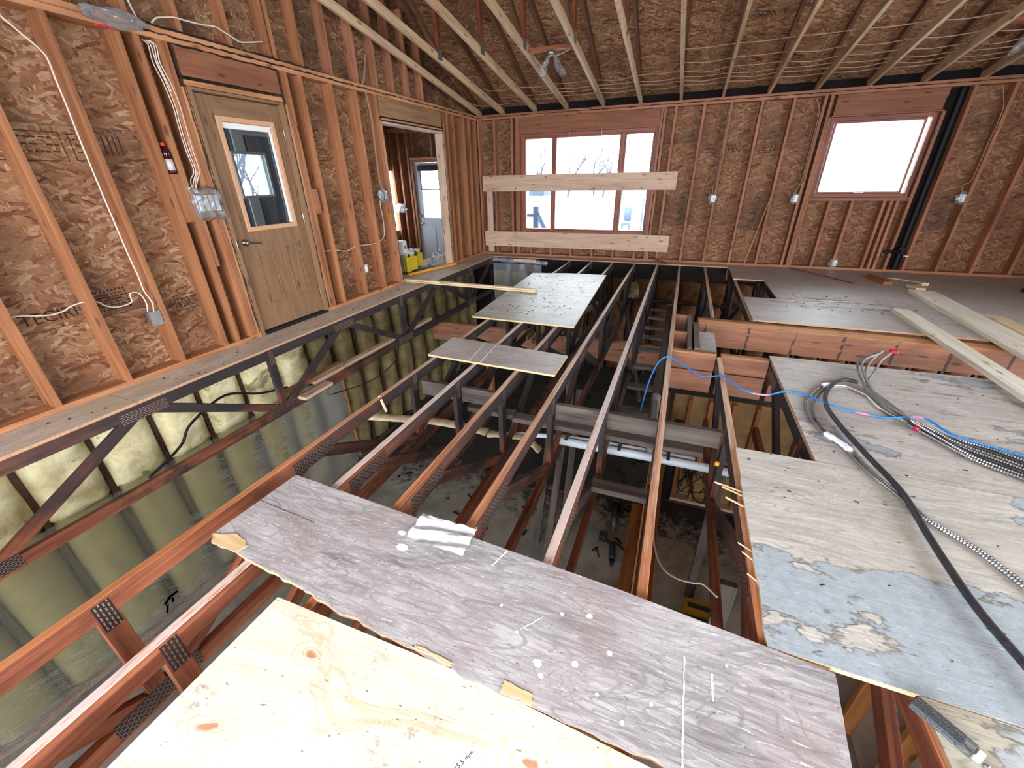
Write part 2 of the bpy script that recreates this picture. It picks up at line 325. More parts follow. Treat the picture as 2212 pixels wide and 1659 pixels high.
def film(name, tint, opac, rough, milky, wrinkle=None, shine=1.0):
    k = NT(name); k.t.nodes.remove(k.b)
    tr = k.n('ShaderNodeBsdfTransparent'); df = k.n('ShaderNodeBsdfDiffuse'); gl = k.n('ShaderNodeBsdfGlossy')
    tr.inputs[0].default_value = (*tint, 1); df.inputs[0].default_value = (*milky, 1); gl.inputs['Roughness'].default_value = rough
    fr = k.n('ShaderNodeFresnel'); fr.inputs[0].default_value = 1.45
    nz = k.noise(k.mapping(k.mapping(k.pos(), (1, 1, 1), (0.35, 0, 0)), wrinkle) if wrinkle else k.pos(), 1.0 if wrinkle else 6.0, 4, 0.6)
    bp = k.n('ShaderNodeBump'); bp.inputs['Strength'].default_value = 0.25; bp.inputs['Distance'].default_value = 0.02; k.l(nz, bp.inputs['Height'])
    k.l(bp.outputs[0], gl.inputs['Normal']); k.l(bp.outputs[0], fr.inputs['Normal'])
    m1 = k.n('ShaderNodeMixShader'); m1.inputs[0].default_value = opac; k.l(tr.outputs[0], m1.inputs[1]); k.l(df.outputs[0], m1.inputs[2])
    m2 = k.n('ShaderNodeMixShader'); k.l(k.math('MULTIPLY', fr.outputs[0], shine), m2.inputs[0]); k.l(m1.outputs[0], m2.inputs[1]); k.l(gl.outputs[0], m2.inputs[2])
    k.l(m2.outputs[0], k.out.inputs[0]); return k.m
MT['poly'] = film('vapour_barrier_film', (0.84, 0.81, 0.72), 0.24, 0.5, (0.30, 0.285, 0.20), (1, 2.2, 14), 0.4)
MT['bag'] = film('clear_plastic', (0.94, 0.95, 0.97), 0.2, 0.15, (0.66, 0.68, 0.72))
MT['sleeve'] = film('dark_clear_sleeve', (0.72, 0.76, 0.82), 0.12, 0.12, (0.5, 0.55, 0.6))
MT['glass'] = film('window_glass', (0.95, 0.97, 0.97), 0.0, 0.02, (0.8, 0.8, 0.8))
for n_ in MT['glass'].node_tree.nodes:
    if n_.type == 'BUMP': n_.inputs['Strength'].default_value = 0.0
def concrete():
    k = NT('cellar_slab'); p = k.pos()
    n1 = k.noise(p, 3, 5, 0.6); n2 = k.noise(p, 9, 6, 0.72, 0.4)
    X, Y, Z = k.sep(p)
    c = k.ramp(n1, [(0.3, srgb(120, 118, 112)), (0.7, srgb(168, 164, 156))])
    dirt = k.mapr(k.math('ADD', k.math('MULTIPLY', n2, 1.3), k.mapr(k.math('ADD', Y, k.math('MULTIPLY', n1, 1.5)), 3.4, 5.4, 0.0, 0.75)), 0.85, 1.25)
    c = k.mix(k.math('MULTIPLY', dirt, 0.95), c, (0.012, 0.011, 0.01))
    speck = k.mapr(k.noise(p, 44, 3, 0.7), 0.68, 0.74); c = k.mix(k.math('MULTIPLY', speck, 0.7), c, (0.03, 0.026, 0.022))
    k.bump(n2, 0.25, 0.015); return k.fin(c, 0.85)
MT['slab'] = concrete()
def gusset():
    k = NT('toothed_plate'); o = k.obj(); X, Y, Z = k.sep(o)
    br = k.n('ShaderNodeTexBrick'); k.l(k.com(X, k.math('ADD', Y, Z)), br.inputs['Vector'])
    br.inputs['Scale'].default_value = 1.0; br.inputs['Brick Width'].default_value = 0.026; br.inputs['Row Height'].default_value = 0.013
    br.inputs['Mortar Size'].default_value = 0.0042; br.inputs['Mortar Smooth'].default_value = 0.1; br.offset = 0.5
    slot = k.math('SUBTRACT', 1.0, br.outputs['Fac'])
    c = k.mix(slot, srgb(44, 32, 30), srgb(168, 150, 138))
    n_ = k.noise(k.pos(), 5, 3); c = k.mix(k.math('MULTIPLY', k.mapr(n_, 0.4, 0.7), 0.5), c, srgb(70, 42, 34))
    k.bump(slot, 0.6, 0.002); return k.fin(c, 0.45, k.math('MULTIPLY', slot, 0.55), 0.5)
MT['gusset'] = gusset()
MT['metal'] = flat('galvanised_steel', srgb(150, 152, 154), 0.38, 0.8, 0.5, 0.2, 30)
MT['chrome'] = flat('satin_nickel', srgb(190, 186, 178), 0.22, 1.0)
MT['white_wire'] = flat('white_cable_sheath', srgb(206, 190, 178), 0.45)
MT['dusty_wire'] = flat('dusty_cable_sheath', srgb(158, 128, 106), 0.6)
MT['white_pl'] = flat('white_plastic', srgb(226, 226, 222), 0.4)
MT['black_pl'] = flat('black_plastic', srgb(26, 26, 28), 0.45)
MT['black_cable'] = flat('black_rubber_cable', srgb(52, 50, 56), 0.5, 0, 0.4, 0.45, 60)
MT['dark_pipe'] = flat('sooty_black_pipe', srgb(16, 14, 17), 0.6, 0, 0.3, 0.3, 8)
MT['soot_and_shade'] = flat('soot_and_shade_black', srgb(24, 18, 18), 0.85, 0, 0.2, 0.4, 6)  # black for sooted parts, and for the painted shade at the truss heels
MT['yellow_case'] = flat('yellow_case', srgb(206, 180, 44), 0.35, 0, 0.5, 0.1, 12)
MT['yellow_clear'] = flat('smoky_yellow_case', srgb(150, 144, 84), 0.3, 0, 0.5, 0.15, 12)
MT['dull_yellow'] = flat('dull_yellow_case', srgb(150, 112, 26), 0.6)
MT['yellow'] = flat('yellow_tool', srgb(226, 160, 34), 0.4)
MT['red_tape'] = flat('red_tape', srgb(206, 30, 66), 0.4)
MT['white_tape'] = flat('white_tape', srgb(226, 230, 236), 0.35)
MT['teal_tool'] = flat('teal_tool', srgb(18, 48, 56), 0.5)
MT['door_oak'] = wood('door_oak_skin', srgb(112, 82, 60), srgb(138, 106, 78), rough=0.5, var=0.0)
MT['door_trim'] = flat('door_lite_frame', srgb(196, 152, 118), 0.45)
MT['door_white'] = flat('white_door_paint', srgb(176, 180, 188), 0.45)
MT['grey_wall'] = flat('porch_wall_paint', srgb(142, 152, 158), 0.6)
MT['grey_dark'] = flat('porch_dark_wall', srgb(84, 96, 104), 0.6)
MT['win_frame'] = wood('window_frame_stained', srgb(104, 58, 46), srgb(146, 88, 70), rough=0.45, var=0.05)
MT['print'] = flat('black_stencil_ink', srgb(48, 26, 18), 0.8)
MT['print_faint'] = flat('faded_stencil_ink', srgb(66, 38, 26), 0.8)
MT['paper_dusty'] = flat('sooty_underlay', srgb(176, 172, 162), 0.8, 0, 0.2, 0.5, 30)
MT['red_ink'] = flat('red_grade_ink', srgb(150, 52, 60), 0.7)
MT['ink'] = flat('label_ink', srgb(34, 32, 66), 0.6)
MT['paper'] = flat('paper_label', srgb(226, 232, 250), 0.5)
MT['rag'] = flat('white_rag_cloth', srgb(228, 232, 244), 0.85, 0, 0.2, 0.06, 40)
MT['bottle'] = flat('dark_red_drink', srgb(58, 12, 20), 0.12, 0, 0.7)
MT['bottle_label'] = flat('bottle_label', srgb(206, 196, 200), 0.3)
MT['cap'] = flat('orange_cap', srgb(200, 66, 36), 0.4)
MT['snow'] = flat('snowy_yard', srgb(236, 240, 246), 0.9)
MT['bark'] = flat('grey_bark', srgb(64, 66, 76), 0.9)
MT['deck_grey'] = flat('weathered_porch_wood', srgb(62, 74, 92), 0.8)
MT['far_grey'] = flat('far_shed_wall', srgb(64, 82, 98), 0.8)
MT['foil'] = flat('crinkled_grey_sheet', srgb(140, 146, 158), 0.35, 0.35, 0.5, 0.5, 14)
MT['black_film'] = flat('black_debris', srgb(22, 26, 28), 0.6)
MT['sealant'] = flat('black_sealant', srgb(22, 14, 12), 0.7)
MT['conduit'] = flat('grey_conduit', srgb(128, 126, 124), 0.5, 0, 0.4, 0.2, 20)
MT['pvc'] = flat('white_pvc', srgb(206, 214, 224), 0.4)
MT['duct_paper'] = flat('beige_duct_wrap', srgb(196, 176, 148), 0.7, 0, 0.3, 0.3, 18)
MT['drywall'] = flat('grey_drywall', srgb(150, 128, 112), 0.85, 0, 0.2, 0.25, 4)
MT['tan_panel'] = flat('tan_panel', srgb(156, 122, 82), 0.8, 0, 0.2, 0.35, 5)
def blue_cable():
    k = NT('blue_and_pink_cable'); n_ = k.noise(k.pos(), 3.4, 1)
    c = k.mix(k.mapr(n_, 0.60, 0.65), srgb(36, 122, 206), srgb(214, 132, 156)); return k.fin(c, 0.4)
MT['blue'] = blue_cable()

# ------------------------------------------------------------------ geometry helpers
WM = {}
def place(o, parent=None, mw=None):
    mw = mw or Matrix.Identity(4); WM[o.name] = mw
    COL.objects.link(o)
    if parent is not None:
        o.parent = parent; o.matrix_parent_inverse = WM[parent.name].inverted()
    o.matrix_basis = mw
    return o
def mk(name, me, mat, parent=None, mw=None):
    o = bpy.data.objects.new(name, me)
    if mat is not None and not me.materials:
        for m_ in (mat if isinstance(mat, (list, tuple)) else [mat]): me.materials.append(m_)
    return place(o, parent, mw)
def empty(name, loc=(0, 0, 0), parent=None):
    o = bpy.data.objects.new(name, None); o.empty_display_size = 0.05
    return place(o, parent, Matrix.Translation(loc))
def thing(o, label, cat, group=None):
    o['label'] = label; o['category'] = cat
    if group: o['group'] = group
    return o
def struct(o, label=None):
    o['kind'] = 'structure'
    if label: o['label'] = label
    return o
_cache = {}
def box_mesh(sx, sy, sz, bev=0.0015, mats=(), top=None):
    key = (round(sx, 4), round(sy, 4), round(sz, 4), bev, tuple(m.name for m in mats), top)
    if key in _cache: return _cache[key]
    bm = bmesh.new(); bmesh.ops.create_cube(bm, size=1.0, matrix=Matrix.Diagonal((sx, sy, sz, 1)))
    if bev and min(sx, sy, sz) > 3*bev: bmesh.ops.bevel(bm, geom=list(bm.edges), offset=bev, segments=1, affect='EDGES')
    me = bpy.data.meshes.new('lumber'); 
    if top is not None:
        bm.normal_update()
        for f in bm.faces:
            if f.normal.z > 0.7: f.material_index = 1
    bm.to_mesh(me); bm.free()
    for m_ in mats: me.materials.append(m_)
    _cache[key] = me; return me
def box(name, x0, x1, y0, y1, z0, z1, mat, parent=None, bev=0.0015, top=None, turn=None):
    """axis box; long axis becomes local X so the grain follows it"""
    d = (x1-x0, y1-y0, z1-z0); c = Matrix.Translation(((x0+x1)/2, (y0+y1)/2, (z0+z1)/2))
    i = max(range(3), key=lambda q: d[q])
    if i == 0: R, s = Matrix.Identity(4), d
    elif i == 1: R, s = Matrix.Rotation(PI/2, 4, 'Z'), (d[1], d[0], d[2])
    else: R, s = Matrix.Rotation(-PI/2, 4, 'Y'), (d[2], d[1], d[0])
    mats = [MT[mat]] + ([MT[top]] if top else [])
    mw = c@R
    if turn: mw = c@turn@R
    return mk(name, box_mesh(*s, bev, mats, top), None, parent, mw)
def bar(name, p0, p1, w, t, mat, parent=None, side=(1, 0, 0), bev=0.0015, top=None):
    """lumber from p0 to p1; w is its size along side, t across"""
    p0 = Vector(p0); p1 = Vector(p1); x = (p1-p0); L = x.length; x.normalize()
    y = Vector(side); y = (y-x*y.dot(x)).normalized(); z = x.cross(y)
    mw = Matrix(((x.x, y.x, z.x, 0), (x.y, y.y, z.y, 0), (x.z, y.z, z.z, 0), (0, 0, 0, 1)))
    mw.translation = (p0+p1)/2
    mats = [MT[mat]] + ([MT[top]] if top else [])
    return mk(name, box_mesh(L, w, t, bev, mats, top), None, parent, mw)
def bm_obj(name, bm, mat, parent=None, mw=None, smooth=False):
    me = bpy.data.meshes.new(name); bm.normal_update(); bm.to_mesh(me); bm.free()
    if smooth:
        for p in me.polygons: p.use_smooth = True
    return mk(name, me, mat, parent, mw)
def slab(name, pts, ztop, thick, mats, parent=None, jag=None):
    """sheet cut to an outline; jag = {edge index: (pieces, amount)} for torn edges"""
    out = []
    for i, p in enumerate(pts):
        q = pts[(i+1) % len(pts)]; out.append(Vector((p[0], p[1], 0)))
        if jag and i in jag:
            n_, a = jag[i]; d = Vector((q[0]-p[0], q[1]-p[1], 0)); nrm = Vector((-d.y, d.x, 0)).normalized()
            for j in range(1, n_):
                u = j/n_; out.append(Vector((p[0], p[1], 0))+d*(u+rnd.uniform(-.3, .3)/n_)+nrm*(a*(mnoise.noise((u*9, i, 3))*1.2+rnd.uniform(-.35, .35))))
    cx = sum(p.x for p in out)/len(out); cy = sum(p.y for p in out)/len(out); c = Vector((cx, cy, ztop))
    bm = bmesh.new(); tv = [bm.verts.new((p.x-cx, p.y-cy, 0)) for p in out]; bv = [bm.verts.new((p.x-cx, p.y-cy, -thick)) for p in out]
    f = bm.faces.new(tv); f.material_index = 0
    if f.normal.z < 0: pass
    g = bm.faces.new(bv[::-1]); g.material_index = 1
    n_ = len(tv)
    for i in range(n_):
        h = bm.faces.new((tv[i], bv[i], bv[(i+1) % n_], tv[(i+1) % n_])); h.material_index = 1
    bmesh.ops.recalc_face_normals(bm, faces=list(bm.faces))
    return bm_obj(name, bm, mats, parent, Matrix.Translation(c))
def smooth_path(pts, per=6):
    P = [Vector(p) for p in pts]; out = []
    for i in range(len(P)-1):
        a = P[max(i-1, 0)]; b = P[i]; c = P[i+1]; d = P[min(i+2, len(P)-1)]
        for j in range(per):
            t = j/per
            out.append(0.5*((2*b)+(c-a)*t+(2*a-5*b+4*c-d)*t*t+(3*b-a-3*c+d)*t**3))
    out.append(P[-1]); return out
def tube_bm(bm, path, r, seg=7, rib=None, flat_=1.0):
    rings = []; N = len(path); up = Vector((0, 0, 1)); prev = None
    for i, p in enumerate(path):
        d = (path[min(i+1, N-1)]-path[max(i-1, 0)])
        if d.length < 1e-9: d = Vector((1, 0, 0))
        d.normalize()
        if prev is None:
            s = d.cross(up); s = s if s.length > 1e-3 else d.cross(Vector((1, 0, 0)))
        else: s = prev-d*prev.dot(d)
        s.normalize(); prev = s; u = s.cross(d)
        rr = r*(rib(i) if rib else 1.0)
        rings.append([bm.verts.new(p+s*(rr*math.cos(2*PI*k/seg))+u*(rr*flat_*math.sin(2*PI*k/seg))) for k in range(seg)])
    for a, b in zip(rings, rings[1:]):
        for k in range(seg): bm.faces.new((a[k], a[(k+1) % seg], b[(k+1) % seg], b[k]))
    bm.faces.new(rings[0][::-1]); bm.faces.new(rings[-1])
def tube(name, pts, r, mat, parent=None, seg=7, per=6, rib=None, flat_=1.0):
    path = smooth_path(pts, per); c = path[0].copy(); bm = bmesh.new(); tube_bm(bm, [p-c for p in path], r, seg, rib, flat_)
    bmesh.ops.recalc_face_normals(bm, faces=list(bm.faces))
    return bm_obj(name, bm, MT[mat], parent, Matrix.Translation(c), smooth=True)
def ribbed(name, pts, r, mat, parent=None, pitch=0.011):
    """flexible armoured conduit: a tube with raised turns"""
    path = smooth_path(pts, 10); dense = []; acc = 0.0
    for a, b in zip(path, path[1:]):
        L = (b-a).length; t = -acc
        while t+pitch/2 < L:
            t += pitch/2
            if t >= 0: dense.append(a.lerp(b, t/L))
        acc = L-t
    c = dense[0].copy(); bm = bmesh.new(); tube_bm(bm, [p-c for p in dense], r, 6, lambda i: 1.12 if i % 2 else 0.78)
    return bm_obj(name, bm, MT[mat], parent, Matrix.Translation(c), smooth=False)
def cyl(name, p0, p1, r, mat, parent=None, seg=16, r1=None, bev=True):
    p0 = Vector(p0); p1 = Vector(p1); d = p1-p0; L = d.length; bm = bmesh.new()
    bmesh.ops.create_cone(bm, cap_ends=True, segments=seg, radius1=r, radius2=r if r1 is None else r1, depth=L)
    q = d.to_track_quat('Z', 'Y').to_matrix().to_4x4(); q.translation = (p0+p1)/2
    o = bm_obj(name, bm, MT[mat], parent, q)
    for p in o.data.polygons: p.use_smooth = len(p.vertices) == 4
    return o
def lathe(name, prof, mat, base, parent=None, seg=20):
    bm = bmesh.new(); rings = [[bm.verts.new((r*math.cos(2*PI*k/seg), r*math.sin(2*PI*k/seg), z)) for k in range(seg)] for r, z in prof]
    for a, b in zip(rings, rings[1:]):
        for k in range(seg): bm.faces.new((a[k], a[(k+1) % seg], b[(k+1) % seg], b[k]))
    bm.faces.new(rings[0][::-1]); bm.faces.new(rings[-1])
    return bm_obj(name, bm, MT[mat], parent, Matrix.Translation(base), smooth=True)
def crumple(name, c, sx, sy, sz, mat, parent=None, seed=0, amp=0.35, sub=4, bottom=True):
    bm = bmesh.new(); bmesh.ops.create_icosphere(bm, subdivisions=sub, radius=1.0)
    for v in bm.verts:
        n_ = mnoise.noise(v.co*1.7+Vector((seed, 0, 0)))+0.5*abs(mnoise.noise(v.co*4.3+Vector((0, seed, 0))))
        v.co *= 1+amp*n_*1.3
        if bottom and v.co.z < -0.55: v.co.z = -0.55
        v.co = Vector((v.co.x*sx, v.co.y*sy, v.co.z*sz))
    return bm_obj(name, bm, MT[mat], parent, Matrix.Translation(c))
def text(name, body, size, mw, mat, parent=None, ext=0.0004):
    cu = bpy.data.curves.new(name, 'FONT'); cu.body = body; cu.size = size; cu.align_x = 'CENTER'; cu.align_y = 'CENTER'; cu.extrude = ext
    tmp = bpy.data.objects.new('tmp', cu); COL.objects.link(tmp)
    me = bpy.data.meshes.new_from_object(tmp.evaluated_get(bpy.context.evaluated_depsgraph_get())); bpy.data.objects.remove(tmp); me.materials.clear(); me.materials.append(MT[mat])
    return place(bpy.data.objects.new(name, me), parent, mw)
def frame_mw(origin, x, y):
    x = Vector(x).normalized(); y = Vector(y).normalized(); z = x.cross(y)
    m = Matrix(((x.x, y.x, z.x, 0), (x.y, y.y, z.y, 0), (x.z, y.z, z.z, 0), (0, 0, 0, 1))); m.translation = origin; return m
ORD = 'first second third fourth fifth sixth seventh eighth ninth tenth eleventh twelfth thirteenth fourteenth'.split()

# ------------------------------------------------------------------ key planes
XL, XO = -3.74, -3.88      # left wall: stud face, sheathing face
YB, YO = 7.91, 8.05        # far wall: stud face, sheathing face
ZP0, ZP1 = 2.31, 2.385     # underside and top of the wall plates
RIDGE_Y, YR, XR = 2.2, -2.65, 5.5
roofz = lambda y: 2.56+0.417*((YB-y) if y > RIDGE_Y else (YB-2*RIDGE_Y+y))
ZC = -2.15                 # cellar slab

# ------------------------------------------------------------------ left wall
wl = struct(empty('wall_left', (XO, 2, 0)))
def osb_panel(parent, plane, a0, a1, z0, z1, mat, at, th=0.011):
    if plane == 'YZ':
        o = mk('osb_panel', box_mesh(th, a1-a0-0.004, z1-z0-0.004, 0, [MT[mat]]), None, parent, Matrix.Translation((at-th/2, (a0+a1)/2, (z0+z1)/2)))
    else:
        o = mk('osb_panel', box_mesh(a1-a0-0.004, th, z1-z0-0.004, 0, [MT[mat]]), None, parent, Matrix.Translation(((a0+a1)/2, at+th/2, (z0+z1)/2)))
    return o
for y0, y1 in ((YR, -1.2), (-1.2, 0.24), (0.24, 2.68)):
    for z0, z1 in ((-0.3, 0.505), (0.505, 1.725), (1.725, 2.4)): osb_panel(wl, 'YZ', y0, y1, z0, z1, 'osb_left', XO)
for z0, z1 in ((-0.3, 0.505), (0.505, 1.725), (1.725, 2.4)):
    osb_panel(wl, 'YZ', 3.62, 5.06, z0, z1, 'osb_left', XO); osb_panel(wl, 'YZ', 6.66, YO, z0, z1, 'osb_back' if False else 'osb_left', XO)
osb_panel(wl, 'YZ', 2.68, 3.62, 2.09, 2.4, 'osb_left', XO); osb_panel(wl, 'YZ', 5.06, 6.66, 2.08, 2.4, 'osb_left', XO)
for q in ((YR, 2.68, -0.3, 2.56), (3.62, 5.06, -0.3, 2.56), (6.66, YO, -0.3, 2.56), (2.68, 3.62, 2.09, 2.56), (5.06, 6.66, 2.08, 2.56)): box('light_leak_backing', XO-0.03, XO-0.0125, *q, 'grey_dark', wl, bev=0)  # backing added behind the sheathing seams to block light leaks
# gable sheathing up to the roof slope
def gable(parent, x, mat):
    ys = [-3.6, -1.2, 1.0, RIDGE_Y, 3.4, 5.8, YO]
    for a, b in zip(ys, ys[1:]):
        bm = bmesh.new(); a_, b_ = a+0.002, b-0.002; ym = (a+b)/2; c = Vector((x, ym, 2.8))
        fr = [(x, a_, 2.402), (x, b_, 2.402), (x, b_, roofz(b)), (x, a_, roofz(a))]
        v1 = [bm.verts.new(Vector(p)-c) for p in fr]; v2 = [bm.verts.new(Vector(p)-c-Vector((0.011, 0, 0))) for p in fr]
        bm.faces.new(v1); bm.faces.new(v2[::-1])
        for i in range(4): bm.faces.new((v1[i], v2[i], v2[(i+1) % 4], v1[(i+1) % 4]))
        bmesh.ops.recalc_face_normals(bm, faces=list(bm.faces))
        bm_obj('osb_panel', bm, MT[mat], parent, Matrix.Translation(c))
gable(wl, XO, 'osb_gable')
def stud(parent, y, z0=0.038, z1=ZP0, mat='stud', d0=XO, d1=XL): return box('stud', d0+0.001, d1, y-0.019, y+0.019, z0, z1, mat, parent)
for y in (-3.3, -2.9, -2.5, -2.1, -1.7, -1.3, -0.9, -0.5, -0.1, 0.32, 0.72, 1.12, 1.54, 1.94, 2.322, 2.442): stud(wl, y)
for y in (2.585, 2.625, 3.66, 3.70): stud(wl, y)
for y in (2.665, 3.62): stud(wl, y, 0.0, 2.04, 'plate')
for y in (3.88, 4.30, 4.69, 5.05): stud(wl, y)
for y in (6.69, 6.82, 7.03, 7.40, 7.62, 7.86): stud(wl, y)
stud(wl, 5.09, 0.0, 2.05, 'plate'); stud(wl, 6.64, 0.0, 2.05, 'brace')
for y0, y1 in ((-3.6, 2.645), (3.64, 5.07), (6.66, 7.88)): box('bottom_plate', XO+0.001, XL, y0, y1, 0.0005, 0.038, 'plate', wl)
box('top_plate', XO+0.001, XL, -3.6, 3.6, ZP0, ZP0+0.036, 'plate', wl); box('top_plate', XO+0.001, XL, 3.603, YO-0.14, ZP0, ZP0+0.036, 'plate', wl)
box('top_plate', XO+0.001, XL-0.006, -3.6, 4.9, ZP0+0.039, ZP1, 'plate', wl); box('top_plate', XO+0.001, XL-0.006, 4.903, YO-0.14, ZP0+0.039, ZP1, 'plate', wl)
# door header, cased opening header
box('header', XL-0.095, XL-0.001, 2.685, 3.60, 2.115, ZP0-0.003, 'header', wl); box('header_plate', XL-0.095, XL-0.001, 2.685, 3.60, 2.055, 2.092, 'plate', wl)
box('header', XL-0.095, XL-0.001, 5.07, 6.62, 2.10, ZP0-0.003, 'header_grey', wl); box('header_plate', XL-0.13, XL-0.001, 5.11, 6.62, 2.062, 2.082, 'plate', wl)
box('header_plate', XL-0.13, XL+0.004, 5.11, 6.62, 2.02, 2.044, 'brace', wl)
def bead(pts, parent, r=0.006):
    q = []
    for a, b in zip(pts, pts[1:]):
        a = Vector(a); b = Vector(b); n_ = max(2, int((b-a).length/0.05))
        for i in range(n_): q.append(a.lerp(b, i/n_)+Vector((0, rnd.uniform(-.004, .004), rnd.uniform(-.005, .005))))
    q.append(Vector(pts[-1])); c = q[0].copy(); bm = bmesh.new(); tube_bm(bm, [p-c for p in q], r, 5, lambda i: rnd.uniform(0.5, 1.5))
    return bm_obj('sealant_bead', bm, MT['sealant'], parent, Matrix.Translation(c))
for pts in ([(XL, 2.67, 0.05), (XL, 2.67, 2.29)], [(XL, 3.605, 0.05), (XL, 3.605, 2.29)], [(XL, 2.68, 2.104), (XL, 3.6, 2.104)], [(XL, 2.5, 2.348), (XL, 7.9, 2.348)],
            [(XL, 2.5, 2.39), (XL, 4.2, 2.39)], [(XL, 2.68, 2.305), (XL, 3.6, 2.305)], [(XL, 5.07, 2.3), (XL, 5.07, 2.06)], [(XL, 5.08, 2.09), (XL, 6.62, 2.09)], [(XL, 6.63, 0.05), (XL, 6.63, 2.3)], [(XL, 5.1, 0.05), (XL, 5.1, 1.2)]): bead(pts, wl)
box('backing_block', XL-0.05, XL-0.001, 2.343, 2.422, 1.09, 1.44, 'stud', wl); box('backing_block', XL-0.05, XL+0.0, 3.722, 3.80, 1.06, 1.3, 'stud', wl)
box('backing_block', XL-0.04, XL-0.002, 2.463, 2.50, 0.72, 1.1, 'stud', wl)
# gable framing above the plates
for y in (-2.9, -2.1, -1.3, -0.5, 0.3, 0.9, 1.3, 1.7, 2.07, 2.44, 2.80, 3.21, 3.60, 3.66, 3.98, 4.38, 4.80, 5.16, 5.50, 5.84, 6.2): stud(wl, y, ZP1, roofz(y)-0.1, 'stud' if y < 4 else 'stud_red', XO, XL-0.03)
# stencil print on the sheathing (characters as they can be made out)
YZm = lambda y, z, tilt=0.0: frame_mw((XO+0.0015, y, z), (0, math.cos(tilt), math.sin(tilt)), (0, -math.sin(tilt), math.cos(tilt)))
text('stencil_print', 'TECIRH', 0.105, YZm(1.375, 0.585), 'print', wl); text('stencil_print', 'TECO', 0.12, YZm(0.93, 0.60), 'print', wl)
text('stencil_print', '|||||||', 0.13, YZm(2.06, 1.63), 'print_faint', wl)
def stamp(parent, y, z, w, h, lines, mat='print', dotted=True):
    bm = bmesh.new(); c = Vector((XO+0.0012, y, z))
    def q(y0, y1, z0, z1): 
        vs = [bm.verts.new((0, a, b)) for a, b in ((y0, z0), (y1, z0), (y1, z1), (y0, z1))]; bm.faces.new(vs)
    t = 0.006
    if dotted:
        n_ = int(w/0.022)
        for i in range(n_):
            u = -w/2+(i+0.15)*w/n_; q(u, u+0.6*w/n_, h/2-0.014, h/2); q(u, u+0.6*w/n_, -h/2, -h/2+0.014)
        for i in range(int(h/0.022)):
            u = -h/2+(i+0.15)*0.022; q(w/2-0.012, w/2, u, u+0.013)
    else:
        q(-w/2, w/2, h/2-t, h/2); q(-w/2, w/2, -h/2, -h/2+t); q(-w/2, -w/2+t, -h/2, h/2); q(w/2-t, w/2, -h/2, h/2)
    for i in range(lines):
        zz = h/2-0.03-(h-0.05)*i/max(1, lines); a = -w/2+0.02
        while a < w/2-0.04:
            L = rnd.uniform(0.012, 0.045); q(a, min(a+L, w/2-0.02), zz-rnd.uniform(.006, .011), zz); a += L+rnd.uniform(.006, .014)
    o = bm_obj('stencil_stamp', bm, MT[mat], parent, Matrix.Translation(c)); return o
stamp(wl, 1.69, 0.61, 0.26, 0.15, 5); stamp(wl, 2.20, 0.47, 0.17, 0.13, 5, dotted=False); stamp(wl, 1.66, 1.60, 0.34, 0.17, 3, 'print_faint', False); stamp(wl, 1.93, 1.60, 0.12, 0.16, 3, 'print_faint', False)
stamp(wl, 1.36, 1.58, 0.16, 0.16, 3, 'print_faint', False); stamp(wl, 2.53, 0.5, 0.09, 0.14, 5, 'print', False); stamp(wl, 4.1, 1.62, 0.18, 0.16, 4, 'print_faint', False)

# oak-look door with a glass light
d1 = struct(empty('door_1', (-3.8, 3.14, 0)), 'brown panelled door with a glass light in the left wall')
DX = -3.79
box('jamb', XO, XL+0.002, 2.69, 2.725, 0.0, 2.05, 'door_oak', d1); box('jamb', XO, XL+0.002, 3.565, 3.60, 0.0, 2.05, 'door_oak', d1); box('jamb', XO, XL+0.002, 2.725, 3.565, 2.028, 2.05, 'door_oak', d1)
box('threshold', XO, XL+0.01, 2.725, 3.565, 0.001, 0.022, 'black_pl', d1)
leaf = empty('leaf', (DX, 3.14, 1.0), d1)
def leaf_part(y0, y1, z0, z1, dx=0.0, name='stile', mat='door_oak', th=0.04): return box(name, DX-th, DX+dx, y0, y1, z0, z1, mat, leaf, bev=0.003)
LY0, LY1, LZ0, LZ1 = 2.73, 3.56, 0.028, 2.024
GY0, GY1, GZ0, GZ1 = 2.90, 3.455, 0.97, 1.87
leaf_part(LY0, GY0, LZ0, LZ1); leaf_part(GY1, LY1, LZ0, LZ1); leaf_part(GY0, GY1, GZ1, LZ1, name='rail'); leaf_part(GY0, GY1, LZ0, GZ0, name='rail')
for a, b in ((2.915, 3.095), (3.245, 3.43)):
    for q in ((a, a+0.014, 0.26, 0.82), (b-0.014, b, 0.26, 0.82), (a+0.014, b-0.014, 0.26, 0.274), (a+0.014, b-0.014, 0.806, 0.82)): box('panel_moulding', DX, DX+0.008, *q, 'door_oak', leaf, bev=0.002)
    box('raised_panel', DX, DX+0.006, a+0.035, b-0.035, 0.30, 0.78, 'door_oak', leaf, bev=0.0025)
for q in ((GY0-0.012, GY0+0.028, GZ0-0.012, GZ1+0.012), (GY1-0.028, GY1+0.012, GZ0-0.012, GZ1+0.012), (GY0+0.028, GY1-0.028, GZ0-0.012, GZ0+0.028), (GY0+0.028, GY1-0.028, GZ1-0.028, GZ1+0.012)): box('light_frame', DX-0.012, DX+0.014, *q, 'door_trim', leaf, bev=0.003)
box('pane', DX-0.024, DX-0.02, GY0, GY1, GZ0, GZ1, 'glass', leaf, bev=0)
box('blind_headrail', DX-0.02, DX-0.004, GY0+0.03, GY1-0.03, GZ1-0.075, GZ1-0.03, 'white_pl', leaf, bev=0.002)
box('blind_track', DX-0.02, DX-0.002, GY1-0.05, GY1-0.03, GZ0+0.05, GZ1-0.075, 'white_pl', leaf, bev=0.002)
